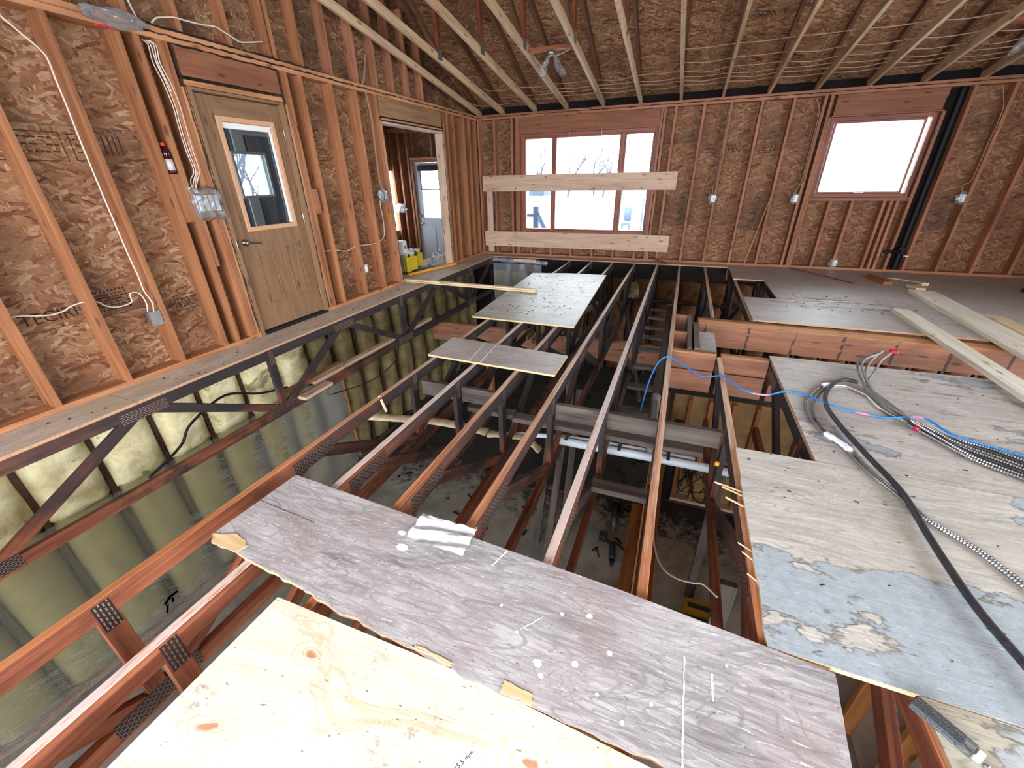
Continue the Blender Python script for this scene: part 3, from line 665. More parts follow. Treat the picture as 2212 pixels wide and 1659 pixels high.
box('blind_slider', DX-0.02, DX+0.004, GY1-0.055, GY1-0.03, GZ0+0.03, GZ0+0.11, 'white_pl', leaf, bev=0.003)
hd = empty('handle', (DX, 2.83, 0.87), d1)
cyl('rose', (DX, 2.825, 0.87), (DX+0.016, 2.825, 0.87), 0.032, 'chrome', hd, 20); cyl('spindle', (DX+0.016, 2.825, 0.87), (DX+0.05, 2.825, 0.87), 0.011, 'chrome', hd)
tube('lever', [(DX+0.05, 2.815, 0.872), (DX+0.054, 2.86, 0.868), (DX+0.05, 2.92, 0.858), (DX+0.046, 2.965, 0.853)], 0.0085, 'chrome', hd)
box('strike_plate', XL-0.02, XL+0.005, 2.706, 2.722, 0.83, 0.91, 'chrome', d1, bev=0.001)
for z in (0.27, 1.03, 1.79): box('hinge', DX+0.0, DX+0.016, 3.558, 3.572, z-0.045, z+0.045, 'chrome', d1, bev=0.002)

# porch room behind that door
wp = struct(empty('wall_porch', (-5.2, 3.6, 0)))
XPch = -5.2
box('wall_panel', XPch-0.1, XPch, 1.6, 4.05, -0.1, 2.5, 'grey_dark', wp, bev=0); box('wall_panel', XPch-0.1, XPch, 4.50, 6.2, -0.1, 2.5, 'grey_wall', wp, bev=0)
box('wall_panel', XPch-0.1, XPch, 4.05, 4.50, -0.1, 1.225, 'grey_wall', wp, bev=0); box('wall_panel', XPch-0.1, XPch, 4.05, 4.50, 1.70, 2.5, 'grey_wall', wp, bev=0)
for q in ((4.03, 4.06, 1.2, 1.72), (4.49, 4.52, 1.2, 1.72)): box('casing', XPch, XPch+0.015, *q, 'white_pl', wp)
for q in ((4.06, 4.49, 1.2, 1.23), (4.06, 4.49, 1.69, 1.72)): box('casing', XPch, XPch+0.015, *q, 'white_pl', wp)
box('pane', XPch-0.06, XPch-0.056, 4.05, 4.50, 1.225, 1.70, 'glass', wp, bev=0)
box('casing', XPch, XPch+0.02, 4.10, 4.24, -0.1, 1.2, 'white_pl', wp); box('casing', XPch, XPch+0.02, 4.10, 4.24, 1.72, 1.98, 'white_pl', wp); box('casing', XPch, XPch+0.02, 4.24, 5.0, 1.90, 1.98, 'white_pl', wp)
box('door_edge', XPch, XPch+0.012, 4.262, 4.272, -0.1, 1.19, 'black_pl', wp); box('door_edge', XPch, XPch+0.012, 4.262, 4.272, 1.73, 1.89, 'black_pl', wp)
box('porch_floor', XPch, XO-0.02, 1.6, 4.9, -0.12, -0.02, 'grey_dark', wp, bev=0); box('porch_ceiling', XPch-0.1, XO-0.02, 1.6, 4.9, 2.42, 2.5, 'grey_wall', wp, bev=0)
box('wall_panel', XPch, XO-0.02, 4.9, 4.98, -0.8, 2.5, 'grey_wall', wp, bev=0)

# mud room beyond the cased opening, one step down
wm = struct(empty('wall_mudroom', (-5.2, 8, -0.4)))
MZ = -0.37
osb_panel(wm, 'XZ', -5.8, -5.27, MZ, 2.5, 'osb_back', 8.06); osb_panel(wm, 'XZ', -5.27, -4.36, 1.73, 2.5, 'osb_back', 8.06); osb_panel(wm, 'XZ', -4.36, XO, MZ, 2.5, 'osb_back', 8.06)
for x in (-5.69, -5.50, -5.31): box('stud', x-0.019, x+0.019, 7.92, 8.059, MZ, 2.2, 'stud_red', wm)
for x in (-4.75,): box('stud', x-0.019, x+0.019, 7.92, 8.059, 1.78, 2.2, 'stud_red', wm)
box('header', -5.29, -3.9, 7.92, 8.059, 2.2, 2.42, 'header', wm); box('header_plate', -5.27, -4.36, 7.92, 8.06, 1.735, 1.77, 'plate', wm)
box('top_plate', -5.75, -5.3, 7.92, 8.059, 2.21, 2.29, 'plate', wm)
box('wall_panel', -5.85, -5.75, 5.0, 7.35, MZ, 2.5, 'tan_panel', wm, bev=0); box('wall_panel', -5.85, -5.75, 8.05, 8.2, MZ, 2.5, 'tan_panel', wm, bev=0)
box('wall_panel', -5.85, -5.75, 7.35, 8.05, MZ, 0.4, 'tan_panel', wm, bev=0); box('wall_panel', -5.85, -5.75, 7.35, 8.05, 1.55, 2.5, 'tan_panel', wm, bev=0)
box('wall_panel', -5.75, XPch-0.1, 4.9, 4.98, MZ, 2.5, 'tan_panel', wm, bev=0)
fm = struct(box('floor_mudroom', -5.75, -4.55, 4.98, 8.06, MZ-0.1, MZ, 'ply_strip', None, bev=0))
struct(box('floor_landing', -4.55, XO-0.002, 4.98, 8.05, -0.12, -0.001, 'ply_strip', None, bev=0))
struct(box('ceiling_mudroom', -5.85, XO-0.02, 4.9, 8.2, 2.45, 2.5, 'tan_panel', None, bev=0))
d2 = struct(empty('door_2', (-4.81, 8.0, MZ)), 'white outside door with a half window in the mud room')
dl = empty('leaf', (-4.81, 8.0, MZ), d2)
DA, DB, DZ0, DZ1 = -5.22, -4.41, MZ+0.01, 1.68
gA, gB, g0, g1 = -5.09, -4.54, 0.66, 1.58
for q in ((DA, gA, DZ0, DZ1), (gB, DB, DZ0, DZ1)): box('stile', q[0], q[1], 7.97, 8.01, q[2], q[3], 'door_white', dl, bev=0.002)
box('rail', gA, gB, 7.97, 8.01, g1, DZ1, 'door_white', dl, bev=0.002); box('rail', gA, gB, 7.97, 8.01, DZ0, g0, 'door_white', dl, bev=0.002)
for x in (-5.1, -4.78): box('panel_moulding', x, x+0.25, 7.962, 7.97, -0.22, 0.5, 'door_white', dl, bev=0.003)
box('pane', gA, gB, 7.99, 7.994, g0, g1, 'glass', dl, bev=0)
box('blind_headrail', gA-0.03, gB+0.03, 7.93, 7.968, g1-0.05, g1+0.05, 'black_pl', dl, bev=0.004); box('blind_bottom_rail', gA, gB, 7.955, 7.968, 1.19, 1.215, 'black_pl', dl, bev=0.002)
box('blind_cord', gA, gA+0.02, 7.955, 7.966, 1.215, g1-0.05, 'black_pl', dl, bev=0.001)
for x0, x1 in ((DA-0.05, DA-0.005), (DB+0.005, DB+0.05)): box('jamb', x0, x1, 7.93, 8.06, MZ, DZ1+0.05, 'stud', d2)
box('jamb', DA-0.05, DB+0.05, 7.93, 8.06, DZ1+0.005, DZ1+0.05, 'stud', d2)
cyl('knob', (-5.17, 7.97, 0.70), (-5.17, 7.925, 0.70), 0.028, 'chrome', d2); cyl('lever_rose', (-5.17, 7.97, 0.55), (-5.17, 7.95, 0.55), 0.025, 'chrome', d2)
tube('lever', [(-5.17, 7.94, 0.55), (-5.12, 7.935, 0.55), (-5.07, 7.935, 0.545)], 0.008, 'chrome', d2)

# ------------------------------------------------------------------ far wall
wk = struct(empty('wall_back', (0.7, YO, 0)))
for z0, z1 in ((-0.3, 0.60), (0.60, 1.82), (1.82, 2.385)):
    for x0, x1 in ((-3.89, -2.95), (-0.52, 0.86), (0.86, 1.72), (2.93, 4.3), (4.3, 5.5)): osb_panel(wk, 'XZ', x0, x1, z0, z1, 'osb_back', YO)
osb_panel(wk, 'XZ', -2.95, -0.52, -0.3, 0.40, 'osb_back', YO); osb_panel(wk, 'XZ', -2.95, -0.52, 2.06, 2.385, 'osb_back', YO)
osb_panel(wk, 'XZ', 1.72, 2.93, -0.3, 1.02, 'osb_back', YO); osb_panel(wk, 'XZ', 1.72, 2.93, 2.06, 2.385, 'osb_back', YO)
box('heel_shade_panel', -3.88, 5.5, YO-0.002, YO+0.011, 2.387, 2.56, 'soot_and_shade', wk, bev=0)  # dark panel painting the shade of the open soffit between truss heels
for q in ((-3.9, -2.95, -0.3, 2.62), (-0.52, 1.72, -0.3, 2.62), (2.93, 5.55, -0.3, 2.62), (-2.95, -0.52, -0.3, 0.40), (-2.95, -0.52, 2.06, 2.62), (1.72, 2.93, -0.3, 1.02), (1.72, 2.93, 2.06, 2.62)): box('light_leak_backing', q[0], q[1], YO+0.0125, YO+0.03, q[2], q[3], 'grey_dark', wk, bev=0)  # unseen backing, stops daylight leaking between the far wall panels
def bstud(x, z0=0.038, z1=ZP0, mat='stud_red'): return box('stud', x-0.019, x+0.019, YB, YO-0.001, z0, z1, mat, wk)
for x in (-3.72, -3.41, -3.07, -2.985, -2.945, -0.545, -0.505, -0.35, 0.05, 0.42, 0.82, 1.22, 1.59, 1.665, 3.17, 3.56, 3.95, 4.36, 4.76, 5.16): bstud(x)
bstud(1.705, 0.038, 2.05); bstud(2.945, 0.038, 2.05)
for x in (-2.70, -2.30, -1.91, -1.51, -1.12, -0.74): bstud(x, 0.038, 0.39)
for x in (2.00, 2.28, 2.66, 2.74, 2.81): bstud(x, 0.038, 0.985)
box('bottom_plate', XO, 5.5, YB, YO-0.001, 0.0005, 0.038, 'stud_red', wk)
for x0, x1 in ((XO, -1.9), (-1.897, 0.09), (0.093, 2.2), (2.203, 5.5)): box('top_plate', x0, x1, YB, YO-0.001, ZP0+0.039, ZP1, 'stud_red', wk)
for x0, x1 in ((XO, -1.2), (-1.197, 1.62), (1.623, 5.5)): box('top_plate', x0, x1, YB, YO-0.001, ZP0, ZP0+0.036, 'stud_red', wk)
box('header', -2.92, -0.57, YB+0.002, YO-0.04, 2.075, ZP0-0.003, 'header', wk); box('header', 1.725, 2.925, YB+0.002, YO-0.04, 2.07, ZP0-0.003, 'header', wk)
box('sill_plate', -2.92, -0.57, YB, YO-0.001, 0.39, 0.427, 'stud_red', wk); box('sill_plate', 1.725, 2.925, YB, YO-0.001, 0.985, 1.02, 'stud_red', wk)
box('stud', -3.62, -3.5, YB+0.04, YB+0.09, 0.04, 1.2, 'brace', wk)
bead([(XO, YB, 2.348), (2, YB, 2.348), (5.4, YB, 2.348)], wk, 0.005); bead([(-0.53, YB, 0.45), (-0.53, YB, 2.29)], wk, 0.005); bead([(1.63, YB, 0.05), (1.63, YB, 2.3)], wk, 0.006); bead([(2.9, YB, 1.0), (2.92, YB, 2.2)], wk, 0.006)
XZm = lambda x, z: frame_mw((x, YO-0.0015, z), (1, 0, 0), (0, 0, 1))
text('stencil_print', 'TECO', 0.12, XZm(0.62, 1.72), 'print_faint', wk); text('stencil_print', 'EJ K', 0.13, XZm(-3.2, 1.6), 'print', wk); text('stencil_print', 'TECHRM', 0.10, XZm(1.02, 0.57), 'print_faint', wk); text('stencil_print', 'E N', 0.12, XZm(1.05, 1.71), 'print_faint', wk)
text('stencil_print', 'TE H', 0.10, XZm(2.1, 0.56), 'print_faint', wk)
def stampx(x, z, w, h):
    bm = bmesh.new()
    def q(a0, a1, b0, b1): bm.faces.new([bm.verts.new((a, 0, b)) for a, b in ((a0, b0), (a1, b0), (a1, b1), (a0, b1))])
    t = 0.007; q(-w/2, w/2, h/2-t, h/2); q(-w/2, w/2, -h/2, -h/2+t); q(-w/2, -w/2+t, -h/2, h/2); q(w/2-t, w/2, -h/2, h/2); q(-w/3, w/3, -t, t); q(-w/3, w/4, h/4-t, h/4)
    bm_obj('stencil_stamp', bm, MT['print_faint'], wk, Matrix.Translation((x, YO-0.0014, z)))
stampx(0.23, 1.73, 0.22, 0.11); stampx(0.52, 1.72, 0.12, 0.13); stampx(1.0, 1.72, 0.16, 0.14); stampx(2.2, 0.56, 0.16, 0.12)
# soot-black bay beside the right window, with a drain pipe running down it
box('sooty_lining', 2.966, 3.15, YO-0.03, YO-0.002, 0.04, ZP0, 'soot_and_shade', wk, bev=0)
vp = thing(tube('drain_pipe', [(3.085, 7.99, 2.36), (3.085, 7.99, 1.5), (3.085, 7.985, 0.6), (3.085, 7.98, 0.3), (3.08, 7.975, 0.02)], 0.036, 'dark_pipe', None, 10), 'sooty black drain pipe rising in the wall bay beside the right window', 'pipe')
tube('pipe_branch', [(3.08, 7.96, 0.30), (2.95, 7.9, 0.30), (2.86, 7.89, 0.29)], 0.024, 'dark_pipe', vp, 8)
box('pipe_coupling', 3.035, 3.135, 7.94, 8.03, 0.25, 0.36, 'dark_pipe', vp, bev=0.012)
cyl('pipe_stub', (3.12, 7.93, 0.24), (3.17, 7.9, 0.24), 0.012, 'white_pl', vp)

def window(name, label, x0, x1, z0, z1, lights, fr=0.05):
    w = struct(empty(name, ((x0+x1)/2, YB+0.1, z0)), label); ya, yb = YB+0.05, YO+0.03
    for q in ((x0, x0+fr, z0, z1), (x1-fr, x1, z0, z1)): box('frame', q[0], q[1], ya, yb, q[2], q[3], 'win_frame', w, bev=0.003)
    box('frame', x0+fr, x1-fr, ya, yb, z0, z0+fr, 'win_frame', w, bev=0.003); box('frame', x0+fr, x1-fr, ya, yb, z1-fr, z1, 'win_frame', w, bev=0.003)
    # jamb extension towards the room
    for q in ((x0-0.018, x0, z0-0.018, z1+0.018), (x1, x1+0.018, z0-0.018, z1+0.018)): box('jamb_extension', q[0], q[1], YB-0.006, yb-0.03, q[2], q[3], 'win_frame', w)
    for q in ((z0-0.018, z0), (z1, z1+0.018)): box('jamb_extension', x0, x1, YB-0.006, yb-0.03, q[0], q[1], 'win_frame', w)
    for i, (a, b) in enumerate(lights):
        s_ = 0.026
        for q in ((a-s_, a, z0+fr-0.004, z1-fr+0.004), (b, b+s_, z0+fr-0.004, z1-fr+0.004)): box('sash', q[0], q[1], ya+0.02, yb-0.02, q[2], q[3], 'win_frame', w, bev=0.002)
        for q in ((z0+fr, z0+fr+s_), (z1-fr-s_, z1-fr)): box('sash', a, b, ya+0.02, yb-0.02, q[0], q[1], 'win_frame', w, bev=0.002)
        box('pane', a, b, ya+0.045, ya+0.049, z0+fr+s_, z1-fr-s_, 'glass', w, bev=0)
        if i: 
            pa = lights[i-1][1]
            box('mullion', pa+s_, a-s_, ya+0.002, yb-0.004, z0+fr, z1-fr, 'win_frame', w, bev=0.002)
    return w
window('window_1', 'wide three light window with reddish brown frame in the far wall', -2.915, -0.57, 0.425, 2.06, [(-2.83, -2.34), (-2.255, -1.17), (-1.065, -0.65)])
w2 = window('window_2', 'square window with reddish brown frame in the right of the far wall', 1.73, 2.92, 1.03, 2.05, [(1.82, 2.80)])
box('latch', 2.26, 2.38, YB+0.03, YB+0.07, 1.085, 1.10, 'chrome', w2, bev=0.002)
box('side_handle', 2.855, 2.87, YB+0.02, YB+0.05, 1.2, 1.3, 'win_frame', w2, bev=0.002)
for x in (-2.02, -1.47): cyl('blind_cord', (x, YB+0.02, 2.06), (x, YB+0.02, 1.95), 0.004, 'white_pl', None)['kind'] = 'structure'

# ------------------------------------------------------------------ rear and right walls, behind and beside the camera, with wide openings
wr = struct(empty('wall_rear', (0.5, YR, 0)))
for x0, x1, z0, z1 in ((-3.88, -3.0, -0.3, 3.2), (2.2, 5.5, -0.3, 3.2), (-3.0, 2.2, 2.15, 3.2)): osb_panel(wr, 'XZ', x0, x1, z0, z1, 'osb_back', YR-0.02)
wg = struct(empty('wall_right', (XR, 2, 0)))
for y0, y1, z0, z1 in ((-3.6, -0.6, -0.3, 2.6), (3.0, 8.05, -0.3, 2.6), (-0.6, 3.0, -0.3, 0.5), (-0.6, 3.0, 2.5, 2.6)): osb_panel(wg, 'YZ', y0, y1, z0, z1, 'osb_left', XR+0.02)
gable(wg, XR+0.02, 'osb_gable')

# ------------------------------------------------------------------ roof deck and trusses
cl = struct(empty('ceiling', (0.8, RIDGE_Y, roofz(RIDGE_Y))))
def deck(x0, x1, y0, y1):
    bm = bmesh.new(); g = 0.0015; c = Vector(((x0+x1)/2, (y0+y1)/2, roofz((y0+y1)/2)))
    fr = [Vector((x0+g, y0+g, roofz(y0+1e-6))), Vector((x1-g, y0+g, roofz(y0+1e-6))), Vector((x1-g, y1-g, roofz(y1))), Vector((x0+g, y1-g, roofz(y1)))]
    v1 = [bm.verts.new(p-c) for p in fr]; v2 = [bm.verts.new(p-c+Vector((0, 0, 0.012))) for p in fr]
    bm.faces.new(v1); bm.faces.new(v2[::-1])
    for i in range(4): bm.faces.new((v1[i], v2[i], v2[(i+1) % 4], v1[(i+1) % 4]))
    bmesh.ops.recalc_face_normals(bm, faces=list(bm.faces)); bm_obj('osb_panel', bm, MT['osb_roof'], cl, Matrix.Translation(c))
for i, (y0, y1) in enumerate(((7.05, 8.3), (5.93, 7.05), (4.81, 5.93), (3.69, 4.81), (RIDGE_Y, 3.69), (0.5, RIDGE_Y), (-2.0, 0.5), (-3.8, -2.0))):
    xs = [-4.2, -2.35, 0.1, 2.55, 5.6] if i % 2 else [-4.2, -1.1, 1.3, 3.75, 5.6]
    for a, b in zip(xs, xs[1:]): deck(a, b, y0, y1)
for y0, y1 in ((RIDGE_Y, 8.3), (YR-0.2, RIDGE_Y)):
    y0e, y1e = (y0+1e-6, y1) if y0 == RIDGE_Y else (y0, y1)
    bm = bmesh.new(); c = Vector((0.7, (y0+y1)/2, 3.5)); P_ = [Vector((-4.25, y0, roofz(y0e))), Vector((5.65, y0, roofz(y0e))), Vector((5.65, y1, roofz(y1e))), Vector((-4.25, y1, roofz(y1e)))]
    lo = [bm.verts.new(q+Vector((0, 0, 0.0135))-c) for q in P_]; hi = [bm.verts.new(q+Vector((0, 0, 0.03))-c) for q in P_]
    bm.faces.new(lo[::-1]); bm.faces.new(hi)
    for i in range(4): bm.faces.new((lo[i], lo[(i+1) % 4], hi[(i+1) % 4], hi[i]))
    bmesh.ops.recalc_face_normals(bm, faces=list(bm.faces)); bm_obj('roof_light_seal', bm, MT['grey_dark'], cl, Matrix.Translation(c))  # cover slab added over the deck so no light shows through its gaps
sl = math.atan(0.417)
def roofm(x, y): return frame_mw((x, y, roofz(y)-0.0018), (1, 0.0, 0.0), (0, -math.cos(sl), math.sin(sl)))
for x, y, tx in ((-0.62, 6.85, '\u2014 70(=)\u2014'), (-1.2, 6.88, '(=)\u2014||'), (0.62, 6.8, '\u2014 20(=)\u2014'), (1.65, 6.8, '|\u2014 20(=)')): text('stencil_print', tx, 0.10, roofm(x, y), 'print', cl)
for x, y in ((0.05, 6.82), (1.15, 6.78)): text('stencil_print', '|\u2014', 0.10, roofm(x, y), 'print_faint', cl)
bz = lambda y: 2.38+0.165*((YB-y) if y > RIDGE_Y else (YB-2*RIDGE_Y+y))   # underside of the bottom chord
tz = lambda y: roofz(y)-0.097
TX = [-3.70, -3.25, -2.645, -2.09, -1.48, -0.895, -0.30, 0.28, 0.875, 1.455, 2.05, 2.63, 3.22, 3.82]
for i, x in enumerate(TX):
    t = empty('roof_truss', (x, YB, 2.38))
    lab = ('pale roof truss tight against the left gable wall' if i == 0 else
           'roof truss just right of the window header end over the far wall' if False else
           '%s roof truss counted from the left gable wall' % ORD[i] if i < 14 else '%s roof truss counted from the left gable wall' % ('fifteenth' if i == 14 else 'sixteenth'))
    thing(t, lab, 'roof truss', 'scissor roof trusses under the deck')
    cm = 'chord_pale'
    h = 0.0445
    bar('bottom_chord', (x, YB+0.10, bz(YB+0.10)+h), (x, RIDGE_Y, bz(RIDGE_Y)+h), 0.038, 0.089, cm, t); bar('bottom_chord', (x, RIDGE_Y, bz(RIDGE_Y)+h), (x, YR, bz(YR)+h), 0.038, 0.089, cm, t)
    bar('top_chord', (x, 8.02, tz(8.02)+h), (x, RIDGE_Y, tz(RIDGE_Y)+h), 0.038, 0.089, 'chord_top', t); bar('top_chord', (x, RIDGE_Y, tz(RIDGE_Y)+h), (x, YR, tz(YR)+h), 0.038, 0.089, 'chord_top', t)
    if i:
        for y in (5.82, 4.0, 2.2): box('web', x-0.018, x+0.018, y-0.045, y+0.045, bz(y)+0.06, tz(y)+0.03, 'web_red', t)
        bar('web', (x+0.001, 5.75, bz(5.75)+0.09), (x+0.001, 4.08, tz(4.08)), 0.036, 0.07, 'chord_top', t)
        box('gusset_plate', x-0.0205, x-0.0192, 5.76, 5.88, bz(5.82)+0.02, bz(5.82)+0.13, 'metal', t, bev=0); box('gusset_plate', x+0.0192, x+0.0205, 5.76, 5.88, bz(5.82)+0.02, bz(5.82)+0.13, 'metal', t, bev=0)
    if 5 <= i <= 8:   # red grade marks printed along the underside
        for j in range(9):
            y = 5.5-j*0.09-rnd.uniform(0, .05); sl2 = math.atan(0.165)
            text('grade_mark', rnd.choice(['S-P-F', 'No2', '||', 'KD', '|']), 0.032, frame_mw((x, y, bz(y)-0.0005), (0, math.cos(sl2), -math.sin(sl2)), (1, 0, 0)), 'red_ink', t)

# ceiling light boxes in plastic
def light_box(x0, x1, y, label, seed):
    z = bz(y)+0.03
    t = empty('light_box', ((x0+x1)/2, y, z))
    thing(t, label, 'light box', 'bagged ceiling light boxes')
    box('blocking', x0+0.02, x1-0.02, y-0.045, y+0.045, z, z+0.038, 'web_red', t)
    xm = (x0+x1)/2
    lathe('octagon_box', [(0.05, -0.045), (0.052, 0.0)], 'metal', (xm, y, z-0.001), t, 8)
    tube('lead', [(xm, y, z-0.03), (xm+0.06, y-0.02, z-0.06), (xm+0.2, y, z-0.02), (x1-0.03, y, z+0.04)], 0.006, 'dusty_wire', t)
    for k, (dx, ry) in enumerate(((-0.05, 0.35), (0.07, -0.35))):
        bm = bmesh.new(); n_ = 7; rows = []
        for a in range(n_+1):
            u = a/n_; w_ = 0.03+0.075*math.sin(u*2.2)
            rows.append([bm.verts.new((dx*(0.5+u*1.2)+w_*(b/4-0.5)+ry*-0.12*u, 0.03*math.sin(b*1.7+a+seed)+0.012*mnoise.noise((a, b, seed)), -0.04-u*0.22+0.01*math.sin(b*2+a))) for b in range(5)])
        for r0, r1 in zip(rows, rows[1:]):
            for b in range(4): bm.faces.new((r0[b], r0[b+1], r1[b+1], r1[b]))
        bmesh.ops.solidify(bm, geom=list(bm.faces), thickness=0.0015)
        bm_obj('plastic_wrap', bm, MT['bag'], t, Matrix.Translation((xm, y, z)), smooth=True)
light_box(-2.07, -1.50, 5.95, 'ceiling box hung with white plastic between the fourth and fifth roof trusses', 1)
light_box(2.65, 3.20, 6.55, 'ceiling box hung with white plastic at the right edge near the right window', 5)

# cables running across the trusses just above the far wall plate
rows = [(7.62, 0.0, 0.022, -2.9, 5.3), (7.50, 0.012, 0.03, -3.1, 4.2), (7.34, 0.004, 0.025, -2.5, 5.2), (7.15, 0.006, 0.03, -3.2, 3.1), (6.90, 0.01, 0.024, -0.4, 5.3), (6.55, 0.02, 0.018, -0.35, 5.2)]
for i, (y, dz, sag, xa, xb) in enumerate(rows):
    pts = []; xs = [x for x in TX if xa < x < xb]
    pts.append((xa, y+0.02, bz(y)+0.1+dz))
    for a, b in zip([xa]+xs, xs+[xb]):
        pts.append(((a+b)/2, y+rnd.uniform(-.03, .03), bz(y)+0.098+dz-sag*rnd.uniform(0.1, 0.9))); pts.append((b, y+rnd.uniform(-.015, .015), bz(y)+0.098+dz))
    o = tube('ceiling_cable', pts, 0.0055, 'dusty_wire', None, 6, 4)
    thing(o, 'dusty white cable across the roof trusses, %s row up from the far wall plate' % ORD[i], 'cable', 'cables stapled across the roof trusses')
thing(tube('ceiling_cable', [(-3.72, 7.55, 2.55), (-3.5, 7.5, 2.47), (-3.2, 7.62, 2.48), (-3.05, 7.72, 2.5)], 0.0055, 'dusty_wire'), 'short slack cable in the far left corner under the roof', 'cable')
thing(tube('ceiling_cable', [(-3.69, 7.3, 2.47), (-3.685, 6.6, 2.592), (-3.685, 5.6, 2.76), (-3.68, 4.9, 2.87)], 0.0055, 'dusty_wire'), 'cable stapled along the underside of the leftmost roof truss', 'cable')

# ------------------------------------------------------------------ floor deck
fl = struct(empty('floor', (0, 3, 0)))
def panel(pts, mat, name='plywood_panel', jag=None, edge='ply_edge_old'): return slab(name, pts, 0.0, 0.018, [MT[mat], MT[edge]], fl, jag)
# strip left along the left wall
panel([(XO+0.001, -3.6), (-3.405, -3.6), (-3.402, 1.38), (XO+0.001, 1.38)], 'ply_strip'); panel([(XO+0.001, 1.384), (-3.402, 1.384), (-3.398, 3.82), (XO+0.001, 3.82)], 'ply_strip')
panel([(XO+0.001, 3.824), (-3.398, 3.824), (-3.396, 6.2), (XO+0.001, 6.2)], 'ply_strip'); panel([(XO+0.001, 6.204), (-3.396, 6.204), (-3.40, 7.70), (XO+0.001, 7.70)], 'ply_strip')
panel([(XO+0.001, 7.704), (0.80, 7.704), (0.80, YO), (XO+0.001, YO)], 'floor_far')
# far right deck with a square cut out
panel([(0.838, 4.755), (3.28, 4.755), (3.28, 5.745), (0.838, 5.735)], 'floor_far', jag={2: (26, 0.008)}); panel([(1.21, 5.75), (3.28, 5.75), (3.28, 6.80), (1.21, 6.80)], 'floor_far')
panel([(0.812, 6.803), (3.28, 6.803), (3.28, YO), (0.812, YO)], 'floor_far'); panel([(3.283, 4.755), (5.5, 4.755), (5.5, YO), (3.283, YO)], 'floor_far')
# near right deck
panel([(0.841, 2.203), (3.27, 2.203), (3.27, 3.735), (0.841, 3.722)], 'floor_mid'); panel([(0.457, 1.031), (2.88, 1.033), (2.88, 2.199), (0.462, 2.196)], 'floor_near', jag={3: (16, 0.004)}, edge='ply_edge')
panel([(0.845, -0.16), (3.28, -0.16), (3.28, 1.028), (0.845, 1.028)], 'floor_front', jag={3: (8, 0.004)}); panel([(3.283, -0.16), (5.5, -0.16), (5.5, 3.73), (3.283, 3.73)], 'floor_mid'); panel([(2.884, 1.033), (3.28, 1.033), (3.28, 2.199), (2.884, 2.199)], 'floor_mid')
panel([(-3.4, -2.63), (5.5, -2.63), (5.5, -0.7), (-3.4, -0.7)], 'floor_mid'); panel([(-3.4, -0.696), (-1.21, -0.696), (-1.21, -0.15), (-3.4, -0.15)], 'floor_mid')  # second panel is out of view, added to shade the pit's lower left
panel([(1.3, -0.696), (5.5, -0.696), (5.5, -0.164), (1.3, -0.164)], 'floor_mid')
# torn patch of white underlay on the far deck
bm = bmesh.new(); pts = []
for k in range(26):
    a = 2*PI*k/26; pts.append(bm.verts.new((0.26*math.cos(a)*(1+0.25*mnoise.noise((k*.9, 1, 2))), 0.05*math.sin(a)*(1+0.7*mnoise.noise((k*1.3, 5, 2))), 0.001)))
bm.faces.new(pts); r_ = bmesh.ops.extrude_face_region(bm, geom=list(bm.faces))
for v in [g for g in r_['geom'] if isinstance(g, bmesh.types.BMVert)]: v.co.z += 0.006+0.006*rnd.random()
thing(bm_obj('underlay_scrap', bm, MT['paper_dusty'], None, Matrix.Translation((1.68, 5.82, 0))), 'torn strip of whitish underlay stuck to the sooty far floor', 'scrap')

# ------------------------------------------------------------------ floor trusses
TOPN = [-0.68, 1.40, 3.44, 5.56, 7.60]; BOTN = [0.36, 2.46, 4.53, 6.63]
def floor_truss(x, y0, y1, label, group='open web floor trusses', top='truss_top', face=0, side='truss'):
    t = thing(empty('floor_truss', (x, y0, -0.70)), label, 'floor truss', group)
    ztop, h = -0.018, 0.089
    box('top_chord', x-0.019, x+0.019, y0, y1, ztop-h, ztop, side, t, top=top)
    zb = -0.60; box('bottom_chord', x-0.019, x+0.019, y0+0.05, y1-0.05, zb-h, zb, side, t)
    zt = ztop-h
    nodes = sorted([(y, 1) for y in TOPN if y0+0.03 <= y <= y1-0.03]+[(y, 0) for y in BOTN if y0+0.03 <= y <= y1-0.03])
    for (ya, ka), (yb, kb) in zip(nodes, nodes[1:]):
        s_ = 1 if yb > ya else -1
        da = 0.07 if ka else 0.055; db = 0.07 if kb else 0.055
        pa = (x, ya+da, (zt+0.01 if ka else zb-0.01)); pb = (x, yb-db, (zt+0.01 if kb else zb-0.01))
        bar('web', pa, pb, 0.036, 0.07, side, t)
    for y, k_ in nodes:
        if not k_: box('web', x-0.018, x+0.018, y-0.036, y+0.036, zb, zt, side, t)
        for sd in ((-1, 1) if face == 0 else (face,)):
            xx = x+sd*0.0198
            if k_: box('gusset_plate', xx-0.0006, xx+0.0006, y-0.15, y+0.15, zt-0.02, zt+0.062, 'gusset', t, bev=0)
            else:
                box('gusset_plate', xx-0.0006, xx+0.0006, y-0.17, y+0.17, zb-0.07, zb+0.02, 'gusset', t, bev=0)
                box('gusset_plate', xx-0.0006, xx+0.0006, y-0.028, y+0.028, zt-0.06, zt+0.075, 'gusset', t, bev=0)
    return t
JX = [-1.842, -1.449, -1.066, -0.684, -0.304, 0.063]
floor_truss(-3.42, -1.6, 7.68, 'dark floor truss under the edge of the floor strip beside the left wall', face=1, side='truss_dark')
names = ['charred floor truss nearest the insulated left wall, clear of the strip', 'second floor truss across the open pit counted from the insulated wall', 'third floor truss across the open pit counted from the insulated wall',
         'fourth floor truss across the open pit counted from the insulated wall', 'fifth floor truss across the open pit, ladder rungs along its right', 'floor truss that the blue cable crosses first, bordering the box framing']
